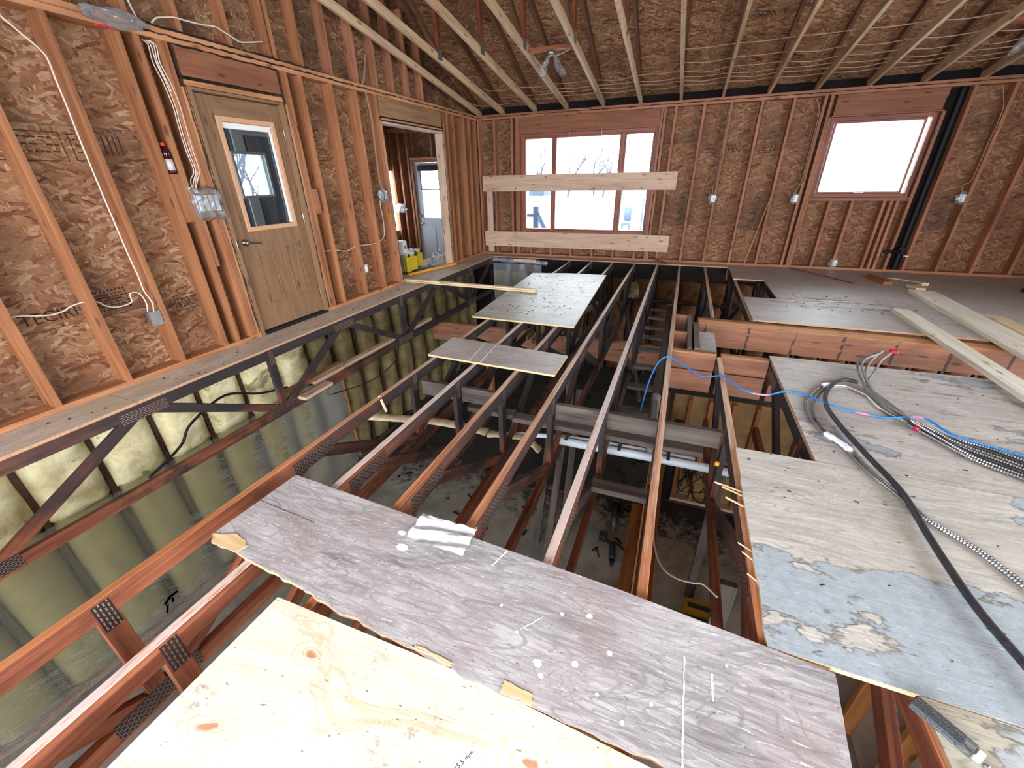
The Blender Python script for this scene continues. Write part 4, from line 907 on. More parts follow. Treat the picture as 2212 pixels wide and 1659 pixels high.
for i, x in enumerate(JX): floor_truss(x, -1.6, 7.68, names[i], face=1 if i < 5 else 0, top='truss_top_dusty' if i in (1, 4) else 'truss_top')
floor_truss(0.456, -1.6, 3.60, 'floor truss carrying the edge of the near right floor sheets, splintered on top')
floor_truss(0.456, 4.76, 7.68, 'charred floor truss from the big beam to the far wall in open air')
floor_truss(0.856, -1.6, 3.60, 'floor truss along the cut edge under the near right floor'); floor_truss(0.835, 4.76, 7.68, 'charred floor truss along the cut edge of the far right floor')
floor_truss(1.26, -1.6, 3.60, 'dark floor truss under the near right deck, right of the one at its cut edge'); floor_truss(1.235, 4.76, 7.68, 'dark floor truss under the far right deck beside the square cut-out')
# splinters left where the sheet was torn from the truss
for i, (y, L, dx) in enumerate(((1.83, 0.11, -0.09), (1.80, 0.09, -0.06), (1.72, 0.10, -0.05), (1.45, 0.07, -0.02), (1.40, 0.05, -0.01), (1.30, 0.05, 0.0))):
    o = bar('splinter', (0.43+dx, y+0.02, -0.008+0.004*i % 0.01), (0.47, y-0.01, -0.012), 0.004 if i > 2 else 0.009, 0.004, 'splinter', None, (0, 1, 0), 0)
    thing(o, '%s pale splinter from the far end along the near right floor edge' % ORD[i], 'splinter', 'splinters along the truss edge')
thing(bar('splinter', (-1.845, 2.05, -0.014), (-1.76, 2.0, -0.1), 0.016, 0.006, 'splinter', None, (0, 1, 0), 0), 'long pale splinter hanging off the leftmost open truss', 'splinter')

# rim and blackened blocking against the far wall
struct(box('trim_1', XO, 0.8, 7.70, 7.74, -0.26, -0.02, 'soot_and_shade', None)); struct(box('trim_2', -1.95, -0.9, 7.64, 7.695, -0.06, -0.02, 'soot_and_shade', None))
# strongback boards threaded through the webs
def board(name, x0, x1, y0, y1, z0, z1, mat, label, cat='board', group=None, **k): return thing(box(name, x0, x1, y0, y1, z0, z1, mat, None, **k), label, cat, group)
board('strongback', -1.80, -1.09, 2.515, 2.553, -0.225, -0.10, 'grey_wood', 'smoke grey bridging board through the left open trusses', group='bridging boards through the trusses')
board('strongback', -0.665, 0.43, 2.515, 2.553, -0.235, -0.11, 'grey_wood', 'smoke grey bridging board through the trusses left of the near right floor', group='bridging boards through the trusses')
board('strongback', -1.42, -1.02, 2.56, 2.65, -0.34, -0.30, 'grey_wood', 'lower flat grey bridging piece behind the left bridging board')
board('strongback', -1.03, 0.36, 2.56, 2.65, -0.36, -0.32, 'grey_wood', 'long lower flat grey bridging piece behind the right bridging board')
board('cross_board', -0.29, 0.043, 2.02, 2.11, -0.40, -0.36, 'grey_wood', 'short flat board with a pale edge between two trusses above the tools')

# ladder of blocking between two trusses
lad = thing(empty('ladder_blocking', (-0.1, 3.4, -0.66)), 'ladder of short grey rungs between two trusses beside the blue cable', 'blocking')
for y in (3.45, 3.96, 4.50, 5.05, 5.50, 5.93, 6.42, 6.9): box('rung', -0.285, 0.044, y-0.045, y+0.045, -0.60, -0.562, 'grey_wood', lad)
box('side_board', -0.03, 0.042, 3.2, 7.0, -0.56, -0.545, 'grey_wood', lad); 

# stair opening: triple beam, double header, boxed corner
bmx = thing(empty('floor_beam', (1.8, 4.56, -0.25)), 'reddish built up floor beam along the far side of the stair opening', 'beam')
for k in range(6): box('ply', 0.31, 4.9, 4.505+k*0.0392, 4.5435+k*0.0392, -0.255, -0.018-0.004*(k > 3), 'beam_scorch', bmx, top='beam_top' if k < 4 else 'beam')
hdr = thing(empty('stair_header', (1.6, 3.66, -0.37)), 'two tier reddish header along the near side of the stair opening', 'beam')
for x0, x1 in ((0.083, 0.436), (0.476, 0.836), (0.876, 4.9)):
    box('header_board', x0, x1, 3.63, 3.668, -0.17, -0.02, 'beam', hdr, top='beam_top'); box('header_board', x0, x1, 3.63, 3.668, -0.38, -0.18, 'beam', hdr); box('header_board', x0, x1, 3.672, 3.71, -0.26, -0.02, 'beam', hdr)
box('ledger', 0.876, 4.9, 3.60, 3.628, -0.22, -0.19, 'grey_wood', hdr)
bx = thing(empty('box_framing', (0.2, 4.2, -0.2)), 'small boxed frame of grey boards between truss and stair opening', 'framing')
box('side_board', 0.205, 0.243, 3.73, 4.78, -0.26, -0.01, 'grey_wood', bx); box('side_board', 0.262, 0.308, 3.73, 4.50, -0.26, -0.005, 'grey_wood', bx, top='grey_wood')
box('cross_piece', 0.084, 0.203, 4.755, 4.793, -0.26, -0.02, 'beam', bx); box('cross_piece', 0.084, 0.203, 4.17, 4.208, -0.26, -0.02, 'beam', bx)
slab('gusset_board', [(0.312, 3.72), (0.446, 3.72), (0.452, 4.27), (0.312, 4.28)], -0.03, 0.016, [MT['ply_worn'], MT['ply_edge_old']], bx)
box('cap_board', 0.084, 0.445, 3.672, 3.725, -0.06, -0.022, 'beam', bx)
# cellar girder under the trusses
board('girder', -3.6, 0.0, 5.52, 5.60, -1.0, -0.70, 'beam', 'reddish girder crossing under the trusses deep in the pit', 'beam')
for x in (-2.6, -1.25): board('post', x-0.05, x+0.05, 5.51, 5.61, ZC, -1.0, 'brown_wood', 'cellar post under the girder, %s' % ('left one' if x < -2 else 'right one'), 'post')

# ------------------------------------------------------------------ cellar
struct(box('floor_cellar', -4.0, 5.5, -3.6, 7.95, ZC-0.1, ZC, 'slab', None, bev=0))
cw = struct(empty('wall_cellar_left', (-3.95, 3, ZC)))
box('plywood_sheathing', -3.97, -3.95, -3.6, 7.9, ZC, -0.02, 'soot_and_shade', cw, bev=0)
def batt(y0, y1, z0, z1, x0, bulge, mat, parent, seed):
    bm = bmesh.new(); ny, nz = 7, max(4, int((z1-z0)/0.12)); g = []
    for i in range(ny+1):
        row = []
        for j in range(nz+1):
            u, w_ = i/ny, j/nz; e = min(u, 1-u, 0.5)*2; e = min(1, e*2.4); ez = min(1, min(w_, 1-w_)*7)
            n_ = mnoise.noise((y0*3+u*3.1+seed, w_*5+seed, 2.0))+0.5*mnoise.noise((u*9+seed, w_*13, 7.0))
            row.append(bm.verts.new((bulge*math.sqrt(max(0, e))*(0.55+0.45*ez)+0.02*n_-0.0, (u-0.5)*(y1-y0)+(0.012*n_ if 0 < i < ny else 0.008*n_), (w_-0.5)*(z1-z0)+(0.02*n_ if j in (0, nz) else 0))))
        g.append(row)
    for i in range(ny):
        for j in range(nz): bm.faces.new((g[i][j], g[i+1][j], g[i+1][j+1], g[i][j+1]))
    bnd = [e for e in bm.edges if e.is_boundary]; r_ = bmesh.ops.extrude_edge_only(bm, edges=bnd)
    for v in [q for q in r_['geom'] if isinstance(q, bmesh.types.BMVert)]: v.co.x = -0.05
    bmesh.ops.recalc_face_normals(bm, faces=list(bm.faces))
    return bm_obj('insulation_batt', bm, MT[mat], parent, Matrix.Translation((x0, (y0+y1)/2, (z0+z1)/2)), smooth=True)
SY = [-0.85, -0.44, -0.03, 0.38, 0.78, 1.185, 1.59, 1.985, 2.39, 2.80, 3.21, 3.61, 4.02, 4.42, 4.82, 5.23, 5.63, 6.03, 6.44, 6.85, 7.25, 7.65]
for y in SY: box('stud', -3.949, -3.845, y-0.019, y+0.019, ZC+0.04, -0.12, 'dark_stud', cw)
for i, (a, b) in enumerate(zip(SY, SY[1:])):
    if b < 3.3: 
        batt(a+0.014, b-0.014, -0.76, -0.09, -3.86, 0.10, 'batt', cw, i*1.7); batt(a+0.03, b-0.03, ZC+0.05, -0.775, -3.87, 0.085, 'batt_low', cw, i*2.3)
    else: batt(a+0.05, b-0.07, ZC+0.05, -0.12, -3.86, 0.10, 'batt_dark', cw, i*1.9)
box('bottom_plate', -3.949, -3.80, -3.6, 7.9, ZC, ZC+0.038, 'truss', cw)
box('top_plate', -3.949, -3.80, -3.6, 7.9, -0.118, -0.082, 'truss', cw)
# clear film over the near batts, loose at its far edge
bm = bmesh.new(); ny, nz = 70, 24; g = []
for i in range(ny+1):
    row = []
    for j in range(nz+1):
        y = -0.9+i/ny*4.45; z = -0.74+j/nz*(ZC+0.03+0.74)
        sag = 0.5+0.5*math.cos((y-0.38)/0.405*2*PI); n_ = mnoise.noise((y*2.0, z*5.0, 1))*0.018+mnoise.noise((y*6, z*14, 4))*0.006
        row.append(bm.verts.new((-3.742-0.012*sag+0.4*n_, y, z+0.012*mnoise.noise((y*2, z, 9)))))
    g.append(row)
for i in range(ny):
    for j in range(nz): bm.faces.new((g[i][j], g[i+1][j], g[i+1][j+1], g[i][j+1]))
c_ = Vector((-3.75, 1.3, -1.4)); bmesh.ops.translate(bm, verts=bm.verts, vec=-c_)
thing(bm_obj('vapour_barrier', bm, MT['poly'], None, Matrix.Translation(c_), smooth=True), 'clear plastic film stretched over the insulation of the left cellar wall', 'plastic sheet')
thing(bar('furring_strip', (-3.765, 3.57, -0.76), (-3.765, 3.6, -2.1), 0.03, 0.02, 'brown_wood', None, (0, 1, 0)), 'thin wood strip at the far edge of the plastic film', 'strip')
# black tape marks on the film
bm = bmesh.new()
for a, b, w_ in (((1.045, -1.915), (1.10, -1.875), 0.022), ((1.10, -1.875), (1.165, -1.885), 0.022), ((1.03, -2.005), (1.06, -1.93), 0.018), ((1.10, -1.95), (1.11, -1.905), 0.02)):
    a = Vector((0, a[0]-1.1, a[1]+1.94)); b = Vector((0, b[0]-1.1, b[1]+1.94)); d = (b-a).normalized(); n_ = Vector((0, -d.z, d.y))*w_/2
    bm.faces.new([bm.verts.new(q) for q in (a-n_, b-n_, b+n_, a+n_)])
bmesh.ops.solidify(bm, geom=list(bm.faces), thickness=0.001)
thing(bm_obj('tape_mark', bm, MT['black_pl'], None, Matrix.Translation((-3.712, 1.1, -1.93))), 'arrow of black tape strips low on the plastic film', 'tape')
# boards lying on the bottom chord along the left wall
board('loose_board', -3.52, -3.445, 2.9, 5.3, -0.595, -0.557, 'brace', 'long pale board lying along the truss bottom beside the left wall', group='boards lying on the left truss')
board('loose_board', -3.53, -3.455, 2.55, 3.35, -0.55, -0.512, 'header_grey', 'short dark grey board lying over the near end of the long pale one')
board('loose_block', -3.40, -3.30, 2.62, 3.0, -0.62, -0.585, 'brace', 'short offcut beside the toothed plate of the left truss')
thing(tube('loose_cable', [(-3.70, 1.35, -0.74), (-3.66, 1.62, -0.6), (-3.64, 1.75, -0.45), (-3.66, 2.1, -0.36), (-3.62, 2.4, -0.48), (-3.55, 2.65, -0.52)], 0.011, 'dark_pipe'), 'dark loose cable draped over the insulation behind the left truss', 'cable')
thing(tube('loose_cable', [(-3.36, 3.0, -0.75), (-3.3, 3.6, -0.84), (-3.3, 4.1, -0.78), (-3.38, 4.3, -0.68)], 0.006, 'dark_pipe'), 'thin dark wire looping below the bottom chord of the left truss', 'cable')
# far cellar wall
cb = struct(empty('wall_cellar_back', (-1, 7.9, ZC)))
box('plywood_sheathing', -3.95, 5.5, 7.90, 7.92, ZC, -0.27, 'soot_and_shade', cb, bev=0)
xs = [-3.5+0.4*i for i in range(23)]
for x in xs: box('stud', x-0.019, x+0.019, 7.76, 7.899, ZC, -0.28, 'truss', cb)
for i, (a, b) in enumerate(zip(xs, xs[1:])):
    bm_ = 'batt_dark' if a < -2 else 'batt_brown'
    o = batt(a+0.03, b-0.03, ZC+0.05, -0.30, 0, 0.08, bm_, cb, i*3.1); mw = Matrix.Translation(((a+b)/2, 7.80, (ZC-0.25)/2))@Matrix.Rotation(-PI/2, 4, 'Z'); WM[o.name] = mw; o.matrix_basis = mw
thing(crumple('torn_insulation', (-0.66, 7.70, -0.52), 0.10, 0.02, 0.14, 'batt', None, 3, 0.6, 3, False), 'torn pale yellow insulation showing on the far cellar wall', 'insulation')
# crinkled grey sheet rolled along the far rim
thing(tube('plastic_roll', [(-3.42, 7.66, -0.06), (-3.0, 7.66, -0.065), (-2.6, 7.665, -0.075), (-2.28, 7.66, -0.09)], 0.045, 'foil', None, 9, 8, lambda i: 0.8+0.35*rnd.random()), 'crinkled grey plastic rolled along the far left rim of the pit', 'plastic sheet')
board('loose_board', -2.95, -2.5, 7.60, 7.64, -0.07, -0.02, 'brace', 'short brown board on the far rim in front of the grey roll')
bm = bmesh.new(); g = []
for i in range(13):
    row = []
    for j in range(11): row.append(bm.verts.new(((i/12-0.5)*1.0, 0.02*math.sin(i*1.7)+0.015*mnoise.noise((i, j, 2)), -j/10*0.7+0.03*mnoise.noise((i*.5, j*.5, 8)))))
    g.append(row)
for i in range(12):
    for j in range(10): bm.faces.new((g[i][j], g[i+1][j], g[i+1][j+1], g[i][j+1]))
thing(bm_obj('hanging_film', bm, MT['bag'], None, Matrix.Translation((-2.9, 7.65, -0.12)), smooth=True), 'shiny plastic film hanging from the far left rim of the pit', 'plastic sheet')
# cellar partitions
w3 = struct(empty('wall_cellar_partition', (0.1, 3, ZC)))
for y in (1.3, 1.7, 2.1, 2.5, 2.9, 3.3, 3.7, 4.1): box('stud', 0.055, 0.145, y-0.019, y+0.019, ZC+0.038, -0.74, 'brown_wood', w3)
box('bottom_plate', 0.055, 0.145, 1.2, 4.2, ZC+0.0005, ZC+0.038, 'brown_wood', w3); box('top_plate', 0.055, 0.145, 1.2, 4.2, -0.738, -0.70, 'brown_wood', w3)
box('stud', -0.065, 0.05, 2.3, 3.95, -2.149, -2.11, 'brown_wood', w3)
w4 = struct(empty('wall_cellar_cross', (1.0, 4.2, ZC)))
box('panel', 0.2, 2.6, 4.27, 4.29, ZC, -0.75, 'tan_panel', w4, bev=0)
for x in (0.36, 0.56, 0.78, 1.0, 1.4, 1.8, 2.2): box('stud', x-0.019, x+0.019, 4.17, 4.268, ZC+0.078, -0.74, 'brown_wood', w4)
box('bottom_plate', 0.2, 2.6, 4.17, 4.268, ZC+0.0405, ZC+0.078, 'brace', w4); box('bottom_plate', 0.2, 2.6, 4.17, 4.268, ZC+0.0005, ZC+0.04, 'truss', w4)
w5 = struct(empty('wall_cellar_light_stop', (1.25, 2.8, ZC)))  # end wall added to close off light and keep this side dark
box('panel', 1.62, 1.64, 0.4, 4.26, ZC, -0.75, 'drywall', w5, bev=0)
for y in (1.0, 1.4, 1.8, 2.2, 2.6, 3.0, 3.4, 3.8): box('stud', 1.53, 1.619, y-0.019, y+0.019, ZC, -0.74, 'brown_wood', w5)
# a pair of leaning grey posts under the near right floor edge
board('post', 0.50, 0.59, 1.86, 1.90, ZC, -0.70, 'grey_wood', 'grey cellar post nearest the yellow tool case under the near right floor', 'post')
board('post', 0.53, 0.60, 2.9, 2.94, ZC, -0.70, 'grey_wood', 'grey cellar post behind the white pipe near the stair opening', 'post')
# pipes at truss level
thing(tube('white_pipe', [(-0.75, 2.73, -0.565), (-0.3, 2.735, -0.565), (0.0, 2.745, -0.565), (0.3, 2.75, -0.565), (0.62, 2.75, -0.565), (1.1, 2.75, -0.565)], 0.033, 'pvc', None, 12, 4), 'white plastic drain pipe crossing the trusses below the near right floor', 'pipe')
thing(tube('white_pipe', [(-1.05, 2.71, -0.575), (-0.6, 2.80, -0.57), (0.0, 2.83, -0.57), (0.35, 2.83, -0.57)], 0.02, 'pvc', None, 10, 4), 'thinner white pipe strapped behind the white drain pipe', 'pipe')
for i, x in enumerate((-0.62, -0.2, 0.16)): thing(box('pipe_strap', x-0.012, x+0.012, 2.70, 2.86, -0.532, -0.526, 'black_pl', None, bev=0.001), 'black strap over the white pipes, %s from the left' % ORD[i], 'strap', 'straps on the white pipes')
vp2 = thing(tube('vent_pipe', [(0.03, 2.76, -0.52), (0.028, 2.80, -0.46), (0.02, 3.05, -0.42), (0.015, 3.3, -0.40), (0.01, 3.36, -0.36), (0.01, 3.4, -0.42)], 0.038, 'conduit', None, 12, 5), 'grey vent pipe with an elbow rising from the white drain pipe', 'pipe')
cyl('coupling', (0.028, 2.80, -0.47), (0.022, 2.90, -0.44), 0.046, 'conduit', vp2)
thing(tube('duct_wrap', [(-2.43, 2.50, -0.56), (-2.1, 2.56, -0.55), (-1.8, 2.62, -0.55), (-1.5, 2.66, -0.57), (-1.3, 2.66, -0.58)], 0.055, 'duct_paper', None, 10, 6, lambda i: 0.92+0.14*mnoise.noise((i*.5, 2, 1)), 0.4), 'torn beige paper duct wrap lying across the left trusses', 'duct')
thing(tube('duct_wrap', [(-1.28, 2.64, -0.58), (-1.1, 2.65, -0.56), (-0.95, 2.68, -0.58), (-0.82, 2.66, -0.66)], 0.05, 'duct_paper', None, 10, 5, lambda i: 0.9+0.3*mnoise.noise((i*.6, 7, 1)), 0.35), 'crushed end of the beige duct wrap near the middle trusses', 'duct')
thing(tube('black_pipe', [(-0.75, 6.9, -0.45), (0.0, 6.9, -0.45), (1.1, 6.88, -0.46)], 0.022, 'dark_pipe', None, 8, 3), 'thin black pipe crossing the charred trusses near the far wall', 'pipe')
thing(tube('black_pipe', [(0.5, 2.9, -0.66), (0.9, 2.86, -0.66), (1.6, 2.8, -0.66)], 0.045, 'dark_pipe', None, 10, 3), 'thick black pipe low in the hole beside the near right floor', 'pipe')
thing(tube('grey_pipe', [(0.5, 3.1, -0.66), (0.75, 3.08, -0.66), (1.5, 3.05, -0.66)], 0.045, 'conduit', None, 10, 3), 'grey pipe behind the thick black pipe in the floor hole', 'pipe')
thing(cyl('black_tank', (0.27, 3.95, -1.9), (0.27, 3.95, -0.9), 0.055, 'black_pl'), 'black upright pipe section behind the header left of the floor hole', 'pipe')
thing(tube('loose_wire', [(0.085, 2.274, -0.40), (0.10, 2.127, -0.45), (0.105, 1.965, -0.47), (0.115, 1.814, -0.48), (0.16, 1.674, -0.48), (0.23, 1.612, -0.47), (0.31, 1.593, -0.45), (0.36, 1.601, -0.45), (0.42, 1.55, -0.45)], 0.005, 'white_wire'), 'pale thin wire hanging in the pit by the near right floor', 'cable')
# debris: charred bits on the slab
bm = bmesh.new()
for k in range(420):
    x, y = rnd.uniform(-3.2, 0.0), rnd.uniform(2.3, 7.3)
    if rnd.random() > (0.25+0.75*min(1, max(0, (y-3.4)/1.3))): continue
    a = rnd.uniform(0, PI); L = rnd.uniform(.02, .12); w_ = rnd.uniform(.006, .03); h = rnd.uniform(.004, .02)
    bmesh.ops.create_cube(bm, size=1, matrix=Matrix.Translation((x+1.5, y-4.8, h/2))@Matrix.Rotation(a, 4, 'Z')@Matrix.Diagonal((L, w_, h, 1)))
o = thing(bm_obj('charred_debris', bm, MT['dark_pipe'], None, Matrix.Translation((-1.5, 4.8, ZC))), 'scatter of charred chips and soot on the cellar slab', 'debris'); o['kind'] = 'stuff'
for i, (x, y, rz, L) in enumerate(((-1.85, 5.3, 0.0, 0.3), (-1.55, 5.35, 0.1, 0.25), (-1.25, 5.4, -0.1, 0.25))):
    thing(box('wood_offcut', x-0.045, x+0.045, y-L/2, y+L/2, -0.70+0.0, -0.62, 'stud', None, turn=Matrix.Rotation(rz, 4, 'Z')), 'orange wood block sitting on the girder, %s from the left' % ORD[i], 'block', 'blocks on the girder')
for i, (p0, p1) in enumerate((((-0.95, 3.0, ZC+0.03), (-1.15, 4.3, -0.9)), ((-0.82, 2.95, ZC+0.03), (-0.95, 4.25, -0.9)), ((-0.70, 3.1, ZC+0.03), (-0.85, 4.3, -0.9)))):
    thing(bar('leaning_board', p0, p1, 0.07, 0.038, 'grey_wood', None, (1, 0, 0)), 'grey board leaning up from the slab behind the rag, %s from the left' % ORD[i], 'board', 'leaning boards in the pit')
for i, (p0, p1) in enumerate((((-2.2, 5.5, -0.72), (-1.6, 6.6, -0.42)), ((-1.75, 5.2, -0.72), (-1.05, 6.3, -0.40)), ((-0.2, 5.4, -1.5), (-0.75, 7.2, -0.5)))):
    thing(bar('leaning_board', p0, p1, 0.04, 0.07, 'grey_wood', None, (1, 0, 0)), 'grey loose board in the dark behind the far trusses, %s from the left' % ORD[i], 'board', 'loose boards behind the far trusses')
# power tools on the slab
def rz(a): return Matrix.Rotation(a, 4, 'Z')
saw = thing(empty('reciprocating_saw', (-0.225, 3.75, ZC)), 'dark reciprocating saw on the slab, farthest of the three tools', 'power tool')
cyl('body', (-0.225, 3.62, ZC+0.05), (-0.245, 3.86, ZC+0.05), 0.038, 'black_pl', saw, 12); tube('handle', [(-0.245, 3.86, ZC+0.05), (-0.185, 3.88, ZC+0.05), (-0.155, 3.76, ZC+0.05), (-0.195, 3.66, ZC+0.05)], 0.02, 'black_pl', saw); box('battery', -0.285, -0.185, 3.87, 3.96, ZC+0.001, ZC+0.09, 'black_pl', saw, bev=0.008)
cyl('nose', (-0.225, 3.62, ZC+0.05), (-0.220, 3.53, ZC+0.05), 0.028, 'metal', saw, 12, 0.02); box('blade', -0.221, -0.217, 3.42, 3.53, ZC+0.04, ZC+0.06, 'chrome', saw, bev=0)
dr = thing(empty('drill', (-0.2, 3.2, ZC)), 'teal and black cordless drill lying on the slab between two other tools', 'power tool')
cyl('body', (-0.19, 3.27, ZC+0.04), (-0.165, 3.05, ZC+0.04), 0.034, 'teal_tool', dr, 14); cyl('chuck', (-0.165, 3.05, ZC+0.04), (-0.157, 2.98, ZC+0.04), 0.026, 'black_pl', dr, 14, 0.016); cyl('bit', (-0.157, 2.98, ZC+0.04), (-0.152, 2.91, ZC+0.04), 0.005, 'chrome', dr, 8)
tube('grip', [(-0.19, 3.24, ZC+0.035), (-0.25, 3.28, ZC+0.035), (-0.29, 3.32, ZC+0.035)], 0.022, 'black_pl', dr, 8); box('battery', -0.34, -0.26, 3.28, 3.38, ZC+0.001, ZC+0.075, 'black_pl', dr, bev=0.008); cyl('ring', (-0.17, 3.10, ZC+0.04), (-0.168, 3.08, ZC+0.04), 0.036, 'black_pl', dr, 14)
gr = thing(empty('angle_grinder', (-0.14, 2.62, ZC)), 'angle grinder with a metal disc on the slab, nearest of the three tools', 'power tool')
cyl('body', (-0.20, 2.62, ZC+0.04), (-0.10, 2.64, ZC+0.04), 0.032, 'black_pl', gr, 12); cyl('disc', (-0.08, 2.63, ZC+0.005), (-0.08, 2.63, ZC+0.012), 0.055, 'metal', gr, 20); cyl('head', (-0.085, 2.635, ZC+0.012), (-0.085, 2.635, ZC+0.06), 0.028, 'red_tape', gr, 12)
yc = thing(empty('tool_case', (0.61, 2.6, ZC)), 'yellow tool case with black handle slots in the dark cellar', 'case')
box('case_body', 0.50, 0.72, 2.42, 2.72, ZC+0.001, ZC+0.24, 'dull_yellow', yc, bev=0.012); box('handle_slot', 0.52, 0.70, 2.62, 2.66, ZC+0.235, ZC+0.246, 'black_pl', yc, bev=0.004); box('handle_slot', 0.50, 0.72, 2.50, 2.545, ZC+0.235, ZC+0.247, 'black_pl', yc, bev=0.004)
thing(lathe('wire_coil', [(0.10, 0), (0.17, 0.0), (0.18, 0.03), (0.16, 0.06), (0.11, 0.06), (0.10, 0.03)], 'black_cable', (0.28, 2.3, ZC+0.001), None, 20), 'dark coil of cable on the slab left of the yellow tool case', 'coil')
bm = bmesh.new()
for k in range(7):
    pts = [Vector((rnd.uniform(-.25, .25), 0.02*rnd.random(), rnd.uniform(-.3, .3))) for _ in range(5)]; tube_bm(bm, smooth_path(pts, 5), 0.006, 5)
thing(bm_obj('tangled_wire', bm, MT['dark_pipe'], None, Matrix.Translation((0.62, 4.12, ZC+0.45)), smooth=True), 'tangle of thin dark wires against the tan cellar panel', 'cable')
thing(lathe('bulb_holder', [(0.008, 0), (0.014, 0.004), (0.016, 0.02), (0.006, 0.032)], 'yellow', (0.43, 2.42, -0.30), None, 12), 'small yellow plastic cap on the truss by the grey bridging board', 'cap')

# ------------------------------------------------------------------ loose plywood sheets over the trusses
def sheet(name, pts, mats, label, jag=None, z=0.0, th=0.0165, group=None): return thing(slab(name, pts, z, th, [MT[m] for m in mats], None, jag), label, 'plywood sheet', group)
sa = sheet('plywood_sheet', [(-1.206, -0.62), (1.2, -0.63), (1.2, 0.552), (0.158, 0.582), (-0.432, 0.612), (-1.185, 0.604)], ['ply_new', 'ply_edge'], 'fresh pale plywood sheet at the bottom left with a thickness sticker', th=0.0155)
sb = sheet('plywood_sheet', [(-1.707, 0.725), (-1.45, 0.685), (-1.13, 0.665), (-0.96, 0.64), (-0.378, 0.603), (0.169, 0.597), (0.588, 0.57), (0.609, 0.765), (0.633, 1.013), (-0.014, 1.071), (-1.684, 1.16)], ['ply_worn', 'ply_edge_old'], 'long weathered plywood strip with torn edge and paint drips in the foreground',
      jag={0: (8, 0.006), 1: (10, 0.006), 2: (8, 0.008), 3: (18, 0.007), 4: (14, 0.008), 7: (6, 0.002), 6: (5, 0.002)}, z=0.002, th=0.018)
# torn corner veneers of that strip
def scrap(pts, z, mat, parent, name='torn_veneer'):
    return slab(name, pts, z, 0.003, [MT[mat], MT['splinter']], parent, {i: (5, 0.006) for i in range(len(pts))})
scrap([(-1.708, 0.728), (-1.66, 0.69), (-1.52, 0.69), (-1.50, 0.735), (-1.60, 0.765)], 0.0045, 'splinter', sb)['label'] = 'pale torn corner veneer'
scrap([(-0.30, 0.605), (-0.20, 0.603), (-0.205, 0.632), (-0.30, 0.638)], 0.0045, 'splinter', sb); scrap([(-0.62, 0.625), (-0.48, 0.615), (-0.47, 0.626), (-0.6, 0.634)], 0.0045, 'splinter', sb)
def streak(pts, w_, parent, mat='white_tape', z=0.0028):
    bm = bmesh.new(); c = Vector((pts[0][0], pts[0][1], z)); L = []
    for i, p in enumerate(pts):
        q = pts[min(i+1, len(pts)-1)]; b_ = pts[max(i-1, 0)]; d = Vector((q[0]-b_[0], q[1]-b_[1], 0)).normalized(); n_ = Vector((-d.y, d.x, 0))*w_*rnd.uniform(0.4, 1.1)/2
        v = Vector((p[0], p[1], z))-c; L.append((bm.verts.new(v-n_), bm.verts.new(v+n_)))
    for a, b in zip(L, L[1:]): bm.faces.new((a[0], b[0], b[1], a[1]))
    return bm_obj('paint_streak', bm, MT[mat], parent, Matrix.Translation(c))
def lin(a, b, n_=12): return [(a[0]+(b[0]-a[0])*i/n_+rnd.uniform(-.0015, .0015), a[1]+(b[1]-a[1])*i/n_) for i in range(n_+1)]
streak(lin((0.208, 0.905), (0.205, 0.60), 26), 0.006, sb); streak(lin((0.285, 0.88), (0.287, 0.80), 8), 0.008, sb); streak(lin((-0.47, 1.09), (-0.50, 1.0), 8), 0.008, sb); streak(lin((-0.25, 0.87), (-0.31, 0.80), 8), 0.005, sb)
streak(lin((-1.70, 0.955), (-1.335, 0.933), 20), 0.003, sb, 'black_pl')
for x, y, s_ in ((-0.315, 0.79, .006), (-0.19, 0.905, .007), (-0.015, 0.83, .009), (-0.11, 0.76, .011), (-0.22, 0.72, .013), (-0.20, 0.69, .009), (-0.03, 0.70, .006), (0.12, 0.73, .006), (0.33, 0.92, .005), (-0.10, 0.93, .010), (-0.40, 0.86, .006), (0.05, 0.655, .007)):
    bm = bmesh.new(); bm.faces.new([bm.verts.new((s_*math.cos(2*PI*k/14)*(1+.5*mnoise.noise((k, x*9, y*9))), s_*math.sin(2*PI*k/14)*(1+.5*mnoise.noise((k*2, x*7, y))), 0)) for k in range(14)])
    bm_obj('paint_drip', bm, MT['white_tape'], sb, Matrix.Translation((x, y, 0.0027)))
sheet('plywood_sheet', [(-1.912, 2.815), (-0.749, 2.768), (-0.750, 3.18), (-1.907, 3.277)], ['ply_small', 'ply_edge'], 'small grey plywood offcut lying across the middle of the open trusses', {0: (6, 0.002)})
streak(lin((-1.50, 2.80), (-1.55, 3.235), 14), 0.012, bpy.data.objects['plywood_sheet.002'], 'white_tape', 0.0008); streak(lin((-1.40, 2.795), (-1.43, 3.225), 14), 0.012, bpy.data.objects['plywood_sheet.002'], 'white_tape', 0.0008)
sheet('plywood_sheet', [(-2.035, 3.943), (-0.878, 3.936), (-0.985, 6.52), (-1.55, 6.49), (-2.136, 6.34)], ['ply_far', 'ply_edge'], 'large sooty plywood sheet farthest out over the open trusses')

